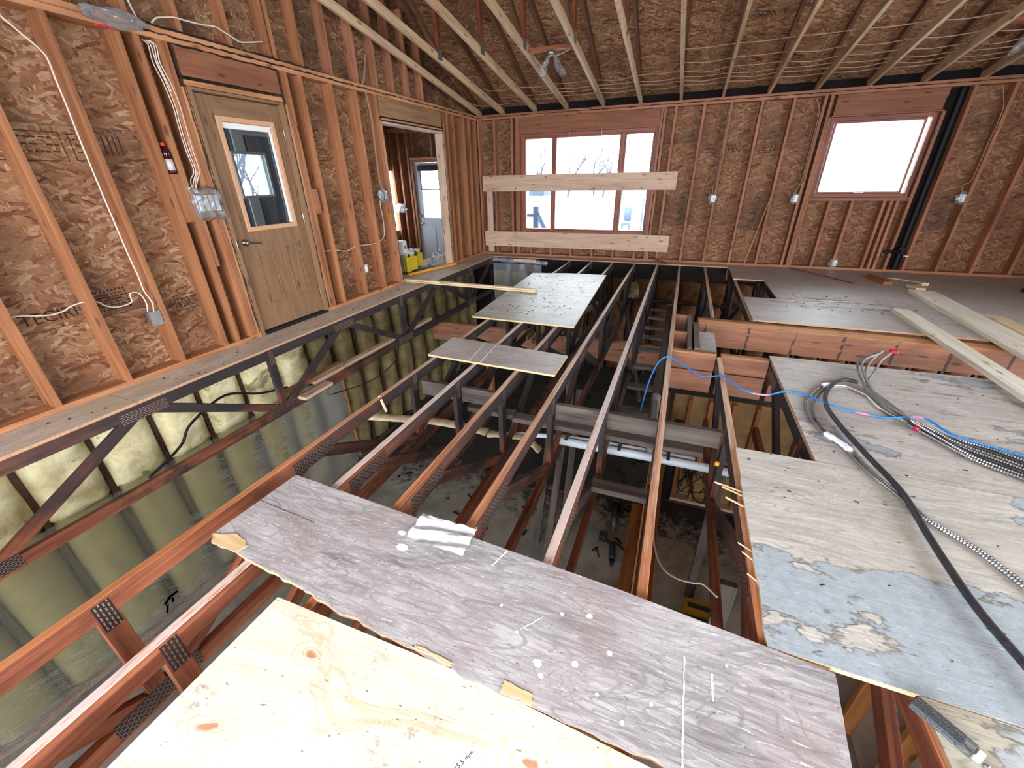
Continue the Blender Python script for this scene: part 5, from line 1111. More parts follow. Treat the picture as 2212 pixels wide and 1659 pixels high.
# sticker on the fresh sheet
lb = thing(empty('sticker', (-0.30, 0.40, 0.0006)), 'white barcode sticker reading 15.5 mm on the fresh plywood', 'sticker')
ang = math.radians(62)
def on_sheet(x, y, z=0.0008, a=ang): return frame_mw((x, y, z), (math.cos(a), math.sin(a), 0), (-math.sin(a), math.cos(a), 0))
LM = on_sheet(-0.322, 0.402, 0.0004, ang)
mk('paper', box_mesh(0.105, 0.052, 0.0006, 0, [MT['paper']]), None, lb, LM)
text('thickness_text', '15.5 mm', 0.0165, LM@Matrix.Translation((0.018, 0.014, 0.0006)), 'ink', lb, 0.0001); text('size_text', 'm', 0.017, LM@Matrix.Translation((-0.036, 0.014, 0.0006)), 'ink', lb, 0.0001)
bm = bmesh.new(); xx = -0.022
for k in range(15):
    w_ = rnd.choice([.0008, .0014, .002]); bm.faces.new([bm.verts.new(v) for v in ((xx, -0.021, 0), (xx+w_, -0.021, 0), (xx+w_, -0.006, 0), (xx, -0.006, 0))]); xx += w_+rnd.choice([.0009, .0015])
bm_obj('barcode', bm, MT['ink'], lb, LM@Matrix.Translation((0, 0, 0.0005)))
# rag
bm = bmesh.new(); nx, ny = 26, 16; g = []
cr = [Vector((-0.903, 1.135)), Vector((-0.632, 1.14)), Vector((-0.626, 1.0)), Vector((-0.90, 0.985))]
for i in range(nx+1):
    row = []
    for j in range(ny+1):
        u, w_ = i/nx, j/ny; p = cr[0]*(1-u)*(1-w_)+cr[1]*u*(1-w_)+cr[2]*u*w_+cr[3]*(1-u)*w_
        z = 0.012+0.009*(mnoise.noise((u*4, w_*9, 1))+0.7*mnoise.noise((u*9, w_*16, 4)))+0.006*math.sin(w_*13+u*3)
        dx = 0.004*mnoise.noise((u*7, w_*7, 11))
        row.append(bm.verts.new((p.x+dx+0.768, p.y+dx-1.07, max(0.0055, z))))
    g.append(row)
for i in range(nx):
    for j in range(ny): bm.faces.new((g[i][j], g[i+1][j], g[i+1][j+1], g[i][j+1]))
rag = thing(bm_obj('rag', bm, MT['rag'], None, Matrix.Translation((-0.768, 1.07, 0)), smooth=True), 'crumpled white cloth rag with frayed edge on the weathered plywood strip', 'rag')
bm = bmesh.new()
for k in range(60):
    u = k/59; p = cr[0].lerp(cr[1], u); L = rnd.uniform(.006, .016)
    a = Vector((p.x+0.768, p.y-1.07, 0.006)); tube_bm(bm, [a, a+Vector((rnd.uniform(-.003, .003), L*0.6, 0.002)), a+Vector((rnd.uniform(-.006, .006), L, rnd.uniform(-.002, .003)))], 0.0009, 4)
bm_obj('frayed_threads', bm, MT['rag'], rag, Matrix.Translation((-0.768, 1.07, 0)))
for x, y, s_ in ((-0.93, 1.02, .022), (-0.885, 0.955, .028)):
    bm = bmesh.new(); bm.faces.new([bm.verts.new((s_*math.cos(2*PI*k/12)*(1+.4*mnoise.noise((k, x, 2))), s_*0.6*math.sin(2*PI*k/12), 0)) for k in range(12)]); bm_obj('paint_drip', bm, MT['white_tape'], sb, Matrix.Translation((x, y, 0.0029)))

# ------------------------------------------------------------------ lumber lying on the floor
pk = thing(empty('bundle_plank', (-2.7, 5.2, 0.02)), 'pale double strip of lumber reaching from the cased opening over the pit', 'lumber')
bar('strip', (-3.80, 5.205, 0.012), (-1.69, 5.16, 0.012), 0.064, 0.019, 'fresh', pk, (0, 1, 0)); bar('strip', (-3.86, 5.22, 0.032), (-1.675, 5.175, 0.032), 0.064, 0.019, 'fresh', pk, (0, 1, 0))
def plank(p0, p1, w_, t, mat, label, group=None): return thing(bar('plank', p0, p1, w_, t, mat, None, (0, 1, 0) if abs(p1[0]-p0[0]) > abs(p1[1]-p0[1]) else (1, 0, 0)), label, 'lumber', group)
plank((2.325, 5.50, 0.02), (2.31, 2.55, 0.02), 0.15, 0.038, 'fresh_pale', 'new pale plank bridging the stair opening, the nearer and narrower one')
plank((2.885, 6.535, 0.02), (2.77, 3.0, 0.02), 0.26, 0.038, 'fresh_pale', 'wide new pale plank on the far right floor, its end toward the far wall')
plank((3.07, 5.48, 0.02), (3.10, 3.0, 0.02), 0.14, 0.038, 'fresh', 'new plank partly hidden behind the wide pale plank at the right edge')
def block(x, y, sx, sy, a, mat, label): return thing(box('wood_block', x-sx/2, x+sx/2, y-sy/2, y+sy/2, 0.0008, 0.038, mat, None, turn=rz(a)), label, 'block', 'offcuts on the far right floor')
block(2.915, 6.76, 0.11, 0.20, 0.12, 'fresh', 'short pale offcut touching the end of the wide plank'); block(2.66, 7.2, 0.10, 0.48, 0.12, 'brown_wood', 'longer brown offcut by the far wall under the right window'); block(3.10, 7.06, 0.08, 0.09, 0.2, 'fresh', 'small pale cube offcut right of the others near the far wall')
thing(bar('lath', (2.85, 7.45, 0.006), (3.15, 7.2, 0.006), 0.03, 0.01, 'fresh', None, (0, 1, 0)), 'thin yellowish lath on the floor by the black drain pipe', 'lath')
thing(box('tape_measure', 4.02, 4.10, 6.9, 6.97, 0.001, 0.05, 'black_pl', None, bev=0.01), 'black and yellow tape measure at the right edge of the far floor', 'tape measure')
thing(bar('brown_lath', (1.7, 7.85, 0.008), (2.3, 6.9, 0.008), 0.02, 0.012, 'web_red', None, (1, 0, 0)), 'thin brown stick lying on the far floor below the white outlet box', 'lath')
thing(bar('brown_lath', (-0.42, 7.88, 0.06), (-0.15, 7.62, 0.02), 0.02, 0.02, 'web_red', None, (1, 0, 0)), 'short brown stick leaning on the far rim above the trusses', 'lath')
# braces screwed across the wide window
for z0, z1, xa, xb, lab in ((1.155, 1.425, -3.66, -0.19, 'upper bare brace board nailed across the wide window'), (0.17, 0.445, -3.65, -0.175, 'lower bare brace board nailed below the wide window')):
    b_ = thing(box('brace_board', xa, xb, YB-0.045, YB-0.007, z0, z1, 'brace', None), lab, 'board', 'brace boards on the wide window')
    for x in (-3.45, -3.0, -2.4, -1.4, -0.53, -0.35):
        for z in (z0+0.05, z1-0.04): cyl('screw', (x+rnd.uniform(-.03, .03), YB-0.0452, z), (x, YB-0.047, z), 0.006, 'black_pl', b_, 8)
thing(bar('lean_lath', (1.22, YB-0.02, 1.13), (1.04, YB-0.05, 0.012), 0.02, 0.02, 'stud_red', None, (1, 0, 0)), 'thin stick leaning on the far wall left of the right window', 'lath')

# ------------------------------------------------------------------ cables on the near right floor
def zp(pts, z): return [(x, y, z if not callable(z) else z(i)) for i, (x, y) in enumerate(pts)]
BLACK = [(1.33, 3.311), (1.264, 3.336), (1.194, 3.273), (1.126, 3.157), (1.067, 3.015), (1.038, 2.876), (1.034, 2.77), (1.042, 2.661), (1.055, 2.537), (1.074, 2.414), (1.099, 2.265), (1.122, 2.15), (1.138, 2.04), (1.14, 1.936), (1.131, 1.774), (1.128, 1.616), (1.129, 1.468), (1.139, 1.351), (1.162, 1.225), (1.2, 1.0), (1.28, 0.6)]
thing(tube('black_cable', zp(BLACK, 0.022), 0.0135, 'black_cable', None, 10), 'thick black cable looping over the near right floor', 'cable')
G1 = [(1.11, 3.216), (1.04, 3.127), (0.97, 2.981), (0.925, 2.851), (0.912, 2.726), (0.918, 2.617), (0.933, 2.531), (0.962, 2.467), (1.003, 2.378), (1.031, 2.26), (1.064, 2.147), (1.10, 2.07), (1.124, 2.006), (1.155, 1.906), (1.211, 1.825), (1.269, 1.754), (1.312, 1.667), (1.344, 1.587), (1.40, 1.45), (1.5, 1.2)]
thing(ribbed('armoured_cable', zp(G1, 0.0075), 0.0075, 'metal', None), 'outer silver armoured cable of the loop beside the black cable', 'cable', 'silver armoured cables')
G2 = [(x+0.035 if i < 9 else x+0.026, y-0.012) for i, (x, y) in enumerate(G1)]
thing(ribbed('armoured_cable', zp(G2, 0.0075), 0.0075, 'metal', None), 'inner silver armoured cable of the loop beside the black cable', 'cable', 'silver armoured cables')
WH = [(1.116, 3.199), (1.179, 3.24), (1.242, 3.252), (1.292, 3.197), (1.334, 3.126), (1.345, 3.0), (1.372, 2.904), (1.409, 2.846), (1.44, 2.796)]
thing(tube('white_cable', zp(WH, 0.006), 0.006, 'white_pl', None, 7), 'thin white cable arching inside the black cable loop', 'cable'); thing(tube('white_cable', zp([(x+0.006, y-0.028) for x, y in WH], 0.006), 0.005, 'conduit', None, 7), 'thin grey cable arching just below the white one', 'cable')
LA = [(1.44, 2.796), (1.404, 2.916), (1.378, 3.011), (1.36, 3.169), (1.352, 3.272), (1.357, 3.407), (1.385, 3.56), (1.44, 3.66), (1.52, 3.72), (1.554, 3.75)]
LB = [(1.448, 2.819), (1.422, 2.951), (1.4, 3.083), (1.391, 3.232), (1.382, 3.32), (1.428, 3.513), (1.508, 3.68), (1.551, 3.74)]
LC = [(1.454, 2.828), (1.435, 2.956), (1.407, 3.085), (1.383, 3.247), (1.399, 3.345), (1.475, 3.488), (1.548, 3.65), (1.611, 3.74), (1.66, 3.80)]
lz = lambda i: 0.01 if i < 4 else 0.01+0.018*(i-3)
lab3 = ['outer grey cable end curling up at the stair opening', 'middle grey cable end curling up at the stair opening', 'grey cable end with the red tip at the stair opening', 'innermost grey cable end curling up at the stair opening']
for i, L in enumerate((LA, LB, LC, [(x+0.022, y-0.01) for x, y in LA])):
    o = tube('grey_cable', [(x, y, lz(j)+0.004*i) for j, (x, y) in enumerate(L)], 0.0085, 'conduit', None, 8); thing(o, lab3[i], 'cable', 'grey cable ends at the stair opening')
    if i == 2: box('red_tape', 1.645, 1.69, 3.775, 3.815, 0.108, 0.128, 'red_tape', o, bev=0.003)
A0 = [(1.44, 2.80), (1.471, 2.794), (1.531, 2.745), (1.601, 2.673), (1.685, 2.646), (1.759, 2.607), (1.83, 2.55), (2.0, 2.42), (2.3, 2.2)]
A1 = [(1.43, 2.78), (1.45, 2.734), (1.495, 2.652), (1.549, 2.547), (1.604, 2.463), (1.665, 2.408), (1.734, 2.36), (1.9, 2.25), (2.2, 2.05)]
for i in range(7):
    u = i/6; P_ = [(a[0]*(1-u)+b[0]*u, a[1]*(1-u)+b[1]*u) for a, b in zip(A0, A1)]
    zz = lambda j, i=i: 0.0095+0.016*(i % 3)*max(0.0, 1-j/4.0)
    if i in (1, 4): o = tube('armoured_cable', zp(P_, zz), 0.009, 'black_cable', None, 7)
    else: o = ribbed('armoured_cable', zp(P_, zz), 0.008, 'metal', None)
    thing(o, '%s of the seven cables in the red taped bundle, counted from its far side, %s' % (ORD[i], 'dark' if i in (1, 4) else 'silver'), 'cable', 'cables in the red taped bundle')
rt = thing(tube('bundle_tape', [(1.485, 2.80, 0.012), (1.47, 2.765, 0.016), (1.45, 2.72, 0.012)], 0.016, 'red_tape', None, 10, 4, None, 0.9), 'red tape wrapped round the cable bundle', 'tape')
thing(tube('cable_wrap', [(0.95, 2.50, 0.012), (0.975, 2.455, 0.014), (1.01, 2.39, 0.014), (1.025, 2.345, 0.012)], 0.017, 'white_tape', None, 8, 4, lambda i: 0.85+0.3*rnd.random()), 'white tape wrap on the silver cable loop', 'tape')
thing(tube('cable_wrap', [(1.095, 3.20, 0.012), (1.115, 3.212, 0.016), (1.14, 3.225, 0.012)], 0.017, 'white_tape', None, 8, 4, lambda i: 0.85+0.3*rnd.random()), 'small white tape knot at the top of the silver cable loop', 'tape')
BL = [(-0.10, 3.22, -0.45), (-0.07, 3.33, -0.22), (-0.02, 3.40, -0.06), (0.045, 3.43, 0.0), (0.11, 3.40, -0.01), (0.30, 3.24, -0.05), (0.38, 3.22, -0.04), (0.456, 3.18, -0.008), (0.58, 2.985, -0.01), (0.72, 2.98, -0.02), (0.83, 3.015, 0.008), (0.95, 3.01, 0.01), (1.07, 2.85, 0.03), (1.30, 2.82, 0.012), (1.44, 2.85, 0.022), (1.48, 2.857, 0.03), (1.541, 2.839, 0.03), (1.575, 2.752, 0.025), (1.60, 2.704, 0.024), (1.65, 2.675, 0.022), (1.717, 2.65, 0.015), (1.787, 2.63, 0.012), (1.86, 2.60, 0.01), (2.1, 2.5, 0.01)]
thing(tube('blue_cable', BL, 0.0062, 'blue', None, 8), 'blue and pink cable trailing from the pit over trusses onto the floor', 'cable')
tb = thing(empty('cable_sleeve', (0.86, 0.92, 0.03)), 'clear plastic end sleeve on a cable at the bottom right', 'plastic sleeve')
bar('sleeve', (0.80, 0.985, 0.03), (0.895, 0.895, 0.03), 0.045, 0.022, 'sleeve', tb, (0.7, 0.7, 0), 0.004); bar('end_clip', (0.895, 0.895, 0.03), (0.907, 0.884, 0.03), 0.03, 0.02, 'white_pl', tb, (0.7, 0.7, 0), 0.003); bar('dark_core', (0.803, 0.983, 0.028), (0.88, 0.91, 0.028), 0.03, 0.012, 'black_cable', tb, (0.7, 0.7, 0), 0.003)
ribbed('cable_tail', [(0.907, 0.884, 0.02), (0.93, 0.865, 0.012), (0.96, 0.84, 0.01), (1.02, 0.78, 0.01)], 0.008, 'metal', tb)

# ------------------------------------------------------------------ wiring and boxes on the left wall
def yz(pts, x): return [(x, y, z) for y, z in pts]
W1 = [(1.66, 2.30), (1.738, 2.235), (1.796, 2.173), (1.858, 2.107), (1.878, 2.059), (1.875, 1.95), (1.874, 1.812), (1.869, 1.659), (1.867, 1.507), (1.866, 1.328), (1.866, 1.0), (1.868, 0.86), (1.872, 0.76), (1.869, 0.645), (1.89, 0.555), (1.875, 0.48)]
thing(tube('white_cable', yz(W1, -3.75), 0.005, 'white_wire'), 'long white cable down the left wall to the grey outlet box', 'cable')
W2 = [(1.111, 0.661), (1.146, 0.646), (1.188, 0.644), (1.311, 0.613), (1.392, 0.616), (1.451, 0.638), (1.524, 0.646), (1.593, 0.627), (1.63, 0.589), (1.698, 0.565), (1.785, 0.577), (1.80, 0.638), (1.85, 0.634), (1.87, 0.597), (1.875, 0.535), (1.86, 0.475)]
thing(tube('white_cable', yz(W2, -3.80), 0.005, 'white_wire'), 'white cable threaded through the near left studs to the grey outlet box', 'cable')
W3 = [(2.55, 2.37), (2.573, 2.39), (2.629, 2.44), (2.691, 2.46), (2.763, 2.478), (2.849, 2.481), (2.977, 2.487), (3.097, 2.501), (3.158, 2.485), (3.246, 2.459), (3.316, 2.45), (3.534, 2.5)]
thing(tube('white_cable', yz(W3, -3.755), 0.006, 'white_wire'), 'loose white cable bowing along the gable studs above the brown door', 'cable')
W4 = [(2.50, 2.29), (2.527, 2.263), (2.526, 2.164), (2.546, 2.046), (2.562, 1.903), (2.556, 1.803), (2.556, 1.623), (2.558, 1.468), (2.519, 1.40), (2.50, 1.343), (2.51, 1.3)]
for i in range(4):
    o = tube('white_cable', [(-3.76+0.006*i, y+0.014*(i-1)*(1 if j < 9 else 0.3)+rnd.uniform(-.006, .006), z) for j, (y, z) in enumerate(W4)], 0.004, 'white_wire')
    thing(o, '%s from the left of the four white cables dropping to the bagged switches' % ORD[i], 'cable', 'four cables above the bagged switches')
thing(tube('white_cable', yz([(2.469, 2.62), (2.478, 2.50), (2.50, 2.40)], -3.76), 0.005, 'white_wire'), 'short white cable coming down onto the plate left of the door header', 'cable')
W5 = [(3.745, 0.654), (3.92, 0.644), (4.123, 0.606), (4.31, 0.637), (4.524, 0.625), (4.712, 0.626), (4.88, 0.681), (4.92, 0.876), (4.905, 1.088), (4.95, 1.19)]
thing(tube('white_cable', yz(W5, -3.80), 0.006, 'white_wire'), 'white cable through the studs between the brown door and the cased opening', 'cable')
W6 = [(4.976, 2.70), (4.873, 2.44), (4.836, 2.396), (4.879, 2.28), (4.917, 2.03), (4.90, 1.73), (4.90, 1.371), (4.93, 1.25)]
thing(tube('white_cable', yz(W6, -3.75), 0.0055, 'dusty_wire'), 'cable dropping from the gable to the box left of the cased opening', 'cable'); thing(tube('white_cable', [(x, y+0.03, z) for x, y, z in yz(W6, -3.76)], 0.0055, 'dusty_wire'), 'second cable dropping beside it to the box left of the cased opening', 'cable')
def outlet(name, y, z, label, mat='metal', sx=0.05, sy=0.07, sz=0.10, x=-3.75):
    o = thing(empty(name, (x-sx, y, z)), label, 'outlet box', 'electrical boxes')
    for q in ((y-sy/2, y-sy/2+0.003, z-sz/2, z+sz/2), (y+sy/2-0.003, y+sy/2, z-sz/2, z+sz/2)): box('side', x-sx, x, *q, mat, o, bev=0)
    for q in ((z-sz/2, z-sz/2+0.003), (z+sz/2-0.003, z+sz/2)): box('side', x-sx, x, y-sy/2+0.003, y+sy/2-0.003, *q, mat, o, bev=0)
    box('back', x-sx, x-sx+0.003, y-sy/2+0.003, y+sy/2-0.003, z-sz/2+0.003, z+sz/2-0.003, mat, o, bev=0)
    return o
o = outlet('outlet_box', 1.875, 0.43, 'grey metal outlet box with blank cover low on the left wall'); box('cover', -3.752, -3.746, 1.835, 1.915, 0.375, 0.485, 'conduit', o, bev=0.002)
o = outlet('outlet_box', 4.36, 0.35, 'white plastic outlet box low between studs right of the brown door', 'white_pl'); box('receptacle', -3.76, -3.742, 4.338, 4.382, 0.31, 0.39, 'white_pl', o, bev=0.004)
o = outlet('outlet_box', 4.965, 1.20, 'metal switch box in clear plastic left of the cased opening', x=-3.74); crumple('plastic_bag', (-3.755, 4.95, 1.20), 0.035, 0.08, 0.09, 'bag', o, 9, 0.4, 3, False); box('switch', -3.735, -3.722, 4.955, 4.985, 1.15, 1.25, 'white_pl', o, bev=0.003)
sw = thing(empty('switch_box', (-3.74, 2.55, 1.22)), 'four gang switch box wrapped in clear plastic beside the brown door', 'switch box')
box('box_body', -3.78, -3.725, 2.462, 2.66, 1.16, 1.29, 'metal', sw, bev=0.002)
for i in range(4): box('switch', -3.725, -3.712, 2.475+i*0.046, 2.512+i*0.046, 1.165, 1.285, 'white_pl', sw, bev=0.003)
bm = bmesh.new(); g = []
for i in range(15):
    row = []
    for j in range(13):
        u, w_ = i/14, j/12; e = min(u, 1-u, w_, 1-w_); n_ = mnoise.noise((u*5, w_*6, 2))+.6*abs(mnoise.noise((u*11, w_*12, 3)))
        row.append(bm.verts.new((-3.706+(0.02*n_)-(0.035 if e < 0.08 else 0), 2.425+u*0.275+0.02*mnoise.noise((w_*4, u, 5)), 1.095+w_*0.25+0.02*mnoise.noise((u*4, w_, 6)))))
    g.append(row)
for i in range(14):
    for j in range(12): bm.faces.new((g[i][j], g[i+1][j], g[i+1][j+1], g[i][j+1]))
c_ = Vector((-3.71, 2.55, 1.22)); bmesh.ops.translate(bm, verts=bm.verts, vec=-c_); bm_obj('plastic_bag', bm, MT['bag'], sw, Matrix.Translation(c_))
# drink bottle on the backing block
bt = thing(lathe('bottle', [(0.03, 0), (0.034, 0.01), (0.034, 0.11), (0.030, 0.125), (0.033, 0.14), (0.026, 0.17), (0.014, 0.185), (0.014, 0.195)], 'bottle', (-3.775, 2.382, 1.441), None, 20), 'dark red drink bottle with orange cap standing between two left wall studs', 'bottle')
lathe('label', [(0.0346, 0.025), (0.0346, 0.10)], 'bottle_label', (-3.775, 2.382, 1.441), bt, 20); lathe('cap', [(0.018, 0.19), (0.018, 0.212), (0.012, 0.214)], 'cap', (-3.775, 2.382, 1.441), bt, 16)
# clear bag stuffed over the plate
bg = thing(crumple('plastic_bag', (-3.72, 2.33, 2.36), 0.03, 0.17, 0.045, 'bag', None, 4, 0.45, 4, False), 'clear plastic bag draped over the top plate near the bottle', 'plastic bag'); bg.rotation_euler = (0.0, 0, 0)
tube('red_tie', [(-3.735, 2.20, 2.30), (-3.73, 2.26, 2.305), (-3.735, 2.31, 2.30)], 0.006, 'red_tape', bg)
# boxes on the far wall
def back_box(x, z, label, wire, mat='white_pl'):
    o = thing(empty('outlet_box', (x, YB+0.03, z)), label, 'outlet box', 'electrical boxes')
    box('box_body', x-0.035, x+0.035, YB-0.004, YB+0.06, z-0.05, z+0.05, 'metal', o, bev=0.003); box('receptacle', x-0.018, x+0.018, YB-0.014, YB-0.004, z-0.045, z+0.045, mat, o, bev=0.004)
    crumple('plastic_bag', (x-0.01, YB+0.01, z), 0.06, 0.025, 0.075, 'bag', o, x, 0.3, 3, False)
    thing(tube('white_cable', [(px, YB+0.015, pz) for px, pz in wire], 0.005, 'dusty_wire'), 'cable feeding the %s' % label.replace('white outlet box', 'outlet box'), 'cable')
back_box(0.40, 1.02, 'white outlet box left of the leaning stick on the far wall', [(0.39, 1.06), (0.366, 1.183), (0.395, 1.268), (0.392, 1.666), (0.392, 2.28)]); back_box(1.545, 1.02, 'white outlet box at the left jamb of the right window', [(1.54, 1.06), (1.525, 1.14), (1.56, 1.233), (1.563, 1.506), (1.563, 1.853), (1.55, 2.13), (1.48, 2.28)])
back_box(3.50, 1.02, 'white outlet box right of the black drain pipe', [(3.49, 1.07), (3.45, 1.18), (3.52, 1.246), (3.525, 1.61), (3.525, 2.011), (3.46, 2.205), (3.43, 2.28)]); back_box(2.30, 0.10, 'white outlet box low under the right window', [(2.29, 0.16), (2.285, 0.298), (2.32, 0.355), (2.40, 0.336)])
thing(tube('white_cable', [(0.02+0.4, YB+0.02, 0.04), (0.425, YB+0.02, 0.25), (0.45, YB+0.02, 0.04)], 0.005, 'dusty_wire'), 'looped cable end at the floor of the far wall near the trusses', 'cable')

# ------------------------------------------------------------------ things in the cased opening
def organiser(x, y, a, label, handle):
    o = thing(empty('tool_case', (x, y, 0)), label, 'case', 'yellow cases in the cased opening'); T = Matrix.Translation((x, y, 0))@rz(a)
    def b(name, cx, cy, cz, sx, sy, sz, mat, bev=0.006): return mk(name, box_mesh(sx, sy, sz, bev, [MT[mat]]), None, o, T@Matrix.Translation((cx, cy, cz)))
    b('case_side', 0, -0.10, 0.155, 0.25, 0.06, 0.27, 'yellow_case', 0.012); b('case_side', 0, 0.02, 0.155, 0.25, 0.175, 0.27, 'yellow_clear', 0.012); b('lid', 0, 0, 0.300, 0.26, 0.27, 0.02, 'white_pl', 0.006)
    for sx_ in (-1, 1): b('latch', sx_*0.08, -0.136, 0.285, 0.05, 0.014, 0.05, 'black_pl', 0.004); b('foot', sx_*0.08, -0.09, 0.010, 0.08, 0.08, 0.02, 'black_pl', 0.004)
    b('corner_guard', 0.118, -0.125, 0.285, 0.03, 0.03, 0.06, 'black_pl', 0.006)
    if handle:
        m_ = T; tube('handle', [m_@Vector((-0.06, 0, 0.31)), m_@Vector((-0.05, 0, 0.345)), m_@Vector((0.05, 0, 0.345)), m_@Vector((0.06, 0, 0.31))], 0.009, 'black_pl', o)
organiser(-4.16, 5.83, 1.45, 'yellow case with clear side in the cased opening, nearer one under the white box', False); organiser(-4.27, 6.17, 1.45, 'yellow case with black carry handle in the cased opening, farther one', True)
jb = thing(box('junction_box', -4.25, -4.13, 5.75, 5.86, 0.311, 0.50, 'white_pl', None, bev=0.008), 'white box with a round knockout standing on the nearer yellow case', 'box'); cyl('knockout', (-4.129, 5.80, 0.40), (-4.126, 5.80, 0.40), 0.03, 'conduit', jb)
lv = thing(bar('spirit_level', (-3.98, 5.58, 0.018), (-3.70, 6.66, 0.018), 0.055, 0.03, 'yellow', None, (1, 0, 0)), 'yellow spirit level lying across the sill of the cased opening', 'level'); bar('vial', (-3.85, 6.09, 0.0335), (-3.84, 6.13, 0.0335), 0.02, 0.002, 'black_pl', lv, (1, 0, 0), 0)
thing(crumple('plastic_bag', (-3.98, 6.52, 0.075), 0.10, 0.17, 0.14, 'bag', None, 7, 0.5, 4), 'heap of clear plastic film beside the right jamb of the cased opening', 'plastic bag')
thing(crumple('black_rag', (-4.02, 6.0, 0.018), 0.07, 0.25, 0.03, 'black_film', None, 2, 0.6, 3), 'crumpled black wrapping behind the yellow level', 'wrapping')
sb2 = thing(empty('switch_box', (-5.6, 7.9, 0.85)), 'white bagged switch box on the mud room studs left of the white door', 'switch box'); box('box_body', -5.64, -5.52, 7.88, 7.94, 0.80, 0.92, 'metal', sb2, bev=0.003); box('switch', -5.60, -5.56, 7.865, 7.88, 0.81, 0.91, 'white_pl', sb2, bev=0.003); crumple('plastic_bag', (-5.60, 7.88, 0.85), 0.14, 0.03, 0.08, 'bag', sb2, 6, 0.5, 3, False)

# ------------------------------------------------------------------ outdoors
struct(box('ground', -90, 90, 8.3, 160, -1.1, -0.9, 'snow', None, bev=0)); struct(box('ground_side', -90, -5.9, -60, 8.29, -1.1, -0.9, 'snow', None, bev=0)); struct(box('ground_rear', -5.89, 90, -60, -3.0, -1.1, -0.9, 'snow', None, bev=0))
pp = thing(empty('porch_rail', (-3.2, 9.8, -0.9)), 'grey porch post with sloping stair rails outside the wide window', 'railing')
box('post', -3.28, -3.16, 9.75, 9.87, -0.9, 0.78, 'deck_grey', pp); bar('rail', (-3.18, 9.8, 0.62), (-2.85, 9.5, 0.22), 0.05, 0.09, 'deck_grey', pp, (0, 1, 0)); bar('rail', (-3.55, 9.6, 0.5), (-3.0, 9.3, -0.05), 0.05, 0.12, 'deck_grey', pp, (0, 1, 0)); box('rail', -4.3, -3.28, 9.78, 9.83, 0.56, 0.62, 'deck_grey', pp)
ch = thing(empty('patio_chair', (-1.62, 14.0, -0.9)), 'blue grey patio chair in the snow outside the right light of the wide window', 'chair')
box('back', -1.76, -1.53, 14.18, 14.22, 0.1, 0.52, 'far_grey', ch, bev=0.01); box('seat', -1.78, -1.51, 13.85, 14.2, 0.02, 0.08, 'far_grey', ch, bev=0.01)
for x in (-1.76, -1.55):
    for y in (13.88, 14.17): box('leg', x-0.015, x+0.015, y-0.015, y+0.015, -0.9, 0.02, 'far_grey', ch)
def tree(name, x, y, h, seed, label, z0=-0.9, r=0.12):
    q = random.Random(seed); bm = bmesh.new()
    def grow(p, d, L, r_, depth):
        pts = [p]; n_ = 3
        for i in range(n_): d = (d+Vector((q.uniform(-.18, .18), q.uniform(-.18, .18), q.uniform(-.02, .12)))).normalized(); pts.append(pts[-1]+d*L/n_)
        tube_bm(bm, pts, r_, 4, lambda i: 1-0.15*i)
        if depth:
            for k in range(q.choice([3, 3, 4])): 
                a = q.uniform(0, 2*PI); side = Vector((math.cos(a), math.sin(a), 0)); b_ = pts[q.choice([1, 2, 3])] if k else pts[-1]
                grow(b_, (d*0.8+side*q.uniform(.4, .8)+Vector((0, 0, .15))).normalized(), L*q.uniform(.55, .75), r_*0.55, depth-1)
    grow(Vector((0, 0, 0)), Vector((0, 0, 1)), h*0.42, r, 4)
    return thing(bm_obj(name, bm, MT['bark'], None, Matrix.Translation((x, y, z0))), label, 'tree', 'bare trees in the snowy yard')
tree('bare_tree', -12.5, 9.6, 5.0, 3, 'bare branching tree seen through the brown door glass'); tree('bare_tree', -15.0, 11.3, 6.0, 8, 'bare tree behind the one seen through the brown door glass')
for i, (x, y) in enumerate(((-15.2, 60), (-12.0, 62), (-10.3, 59), (-19.8, 61))): tree('bare_tree', x, y, 7.0, 20+i, 'far bare tree beyond the snowy yard, %s planted' % ORD[i], -1.2, 0.2)
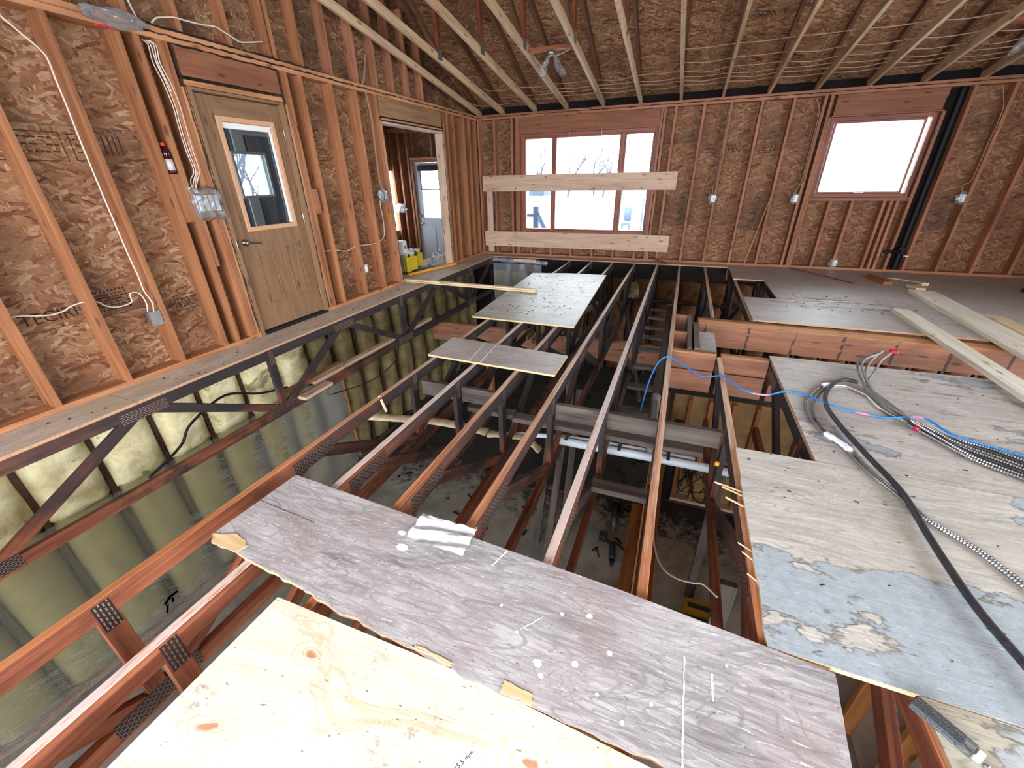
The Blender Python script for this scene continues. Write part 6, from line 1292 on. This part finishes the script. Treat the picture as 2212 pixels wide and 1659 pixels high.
def shed(x0, x1, y, h, label):
    o = thing(empty('far_shed', ((x0+x1)/2, y, -0.9)), label, 'building', 'far sheds'); box('wall', x0, x1, y, y+4, -0.9, h, 'far_grey', o, bev=0); bar('roof', (x0-.2, y+1, h+0.25), (x1+.2, y+1, h+0.25), 3.0, 0.5, 'deck_grey', o, (0, 1, 0), 0)
    for k in range(3): xx = x0+(k+0.5)*(x1-x0)/3; box('window', xx-.3, xx+.3, y-0.03, y, -0.1, 0.5, 'grey_dark', o, bev=0)
shed(-8.3, -5.0, 62, 0.4, 'far blue grey shed beyond the yard at the right of the wide window'); shed(-21.5, -19.2, 62, 0.2, 'far blue grey shed beyond the yard at the left of the wide window')
thing(cyl('yard_pole', (-1.18, 14, -0.9), (-1.2, 14, 0.95), 0.03, 'deck_grey'), 'thin pole standing in the yard behind the patio chair', 'pole')

# chips and crumbs lying about on the decks
def crumbs(name, n_, x0, x1, y0, y1, mat, label, big):
    bm = bmesh.new(); cx, cy = (x0+x1)/2, (y0+y1)/2
    for k in range(n_):
        x, y = rnd.uniform(x0, x1), rnd.uniform(y0, y1); L = rnd.uniform(.008, .035)*big; w_ = rnd.uniform(.002, .009)*big; h = rnd.uniform(.0012, .004)
        bmesh.ops.create_cube(bm, size=1, matrix=Matrix.Translation((x-cx, y-cy, h/2+0.0004))@rz(rnd.uniform(-.7, .7))@Matrix.Diagonal((L, w_, h, 1)))
    o = thing(bm_obj(name, bm, MT[mat], None, Matrix.Translation((cx, cy, 0))), label, 'debris'); o['kind'] = 'stuff'
crumbs('wood_chips', 90, 0.5, 2.6, 1.06, 3.6, 'black_film', 'dark chips scattered over the near right floor', 0.55)
crumbs('wood_chips', 70, -3.72, -3.42, 0.9, 7.3, 'dark_pipe', 'dark crumbs along the floor strip beside the left wall', 0.9)
crumbs('wood_chips', 70, 1.25, 2.6, 5.3, 6.1, 'dark_pipe', 'charred flakes on the far right floor', 0.9)
crumbs('wood_chips', 150, -1.98, -1.05, 4.1, 6.25, 'dark_pipe', 'charred flecks on the large sooty sheet over the trusses', 0.9)
crumbs('straw_bits', 26, -1.5, -1.0, 3.98, 4.9, 'white_tape', 'pale straw-like bits on the near right part of the large sooty sheet', 1.4)
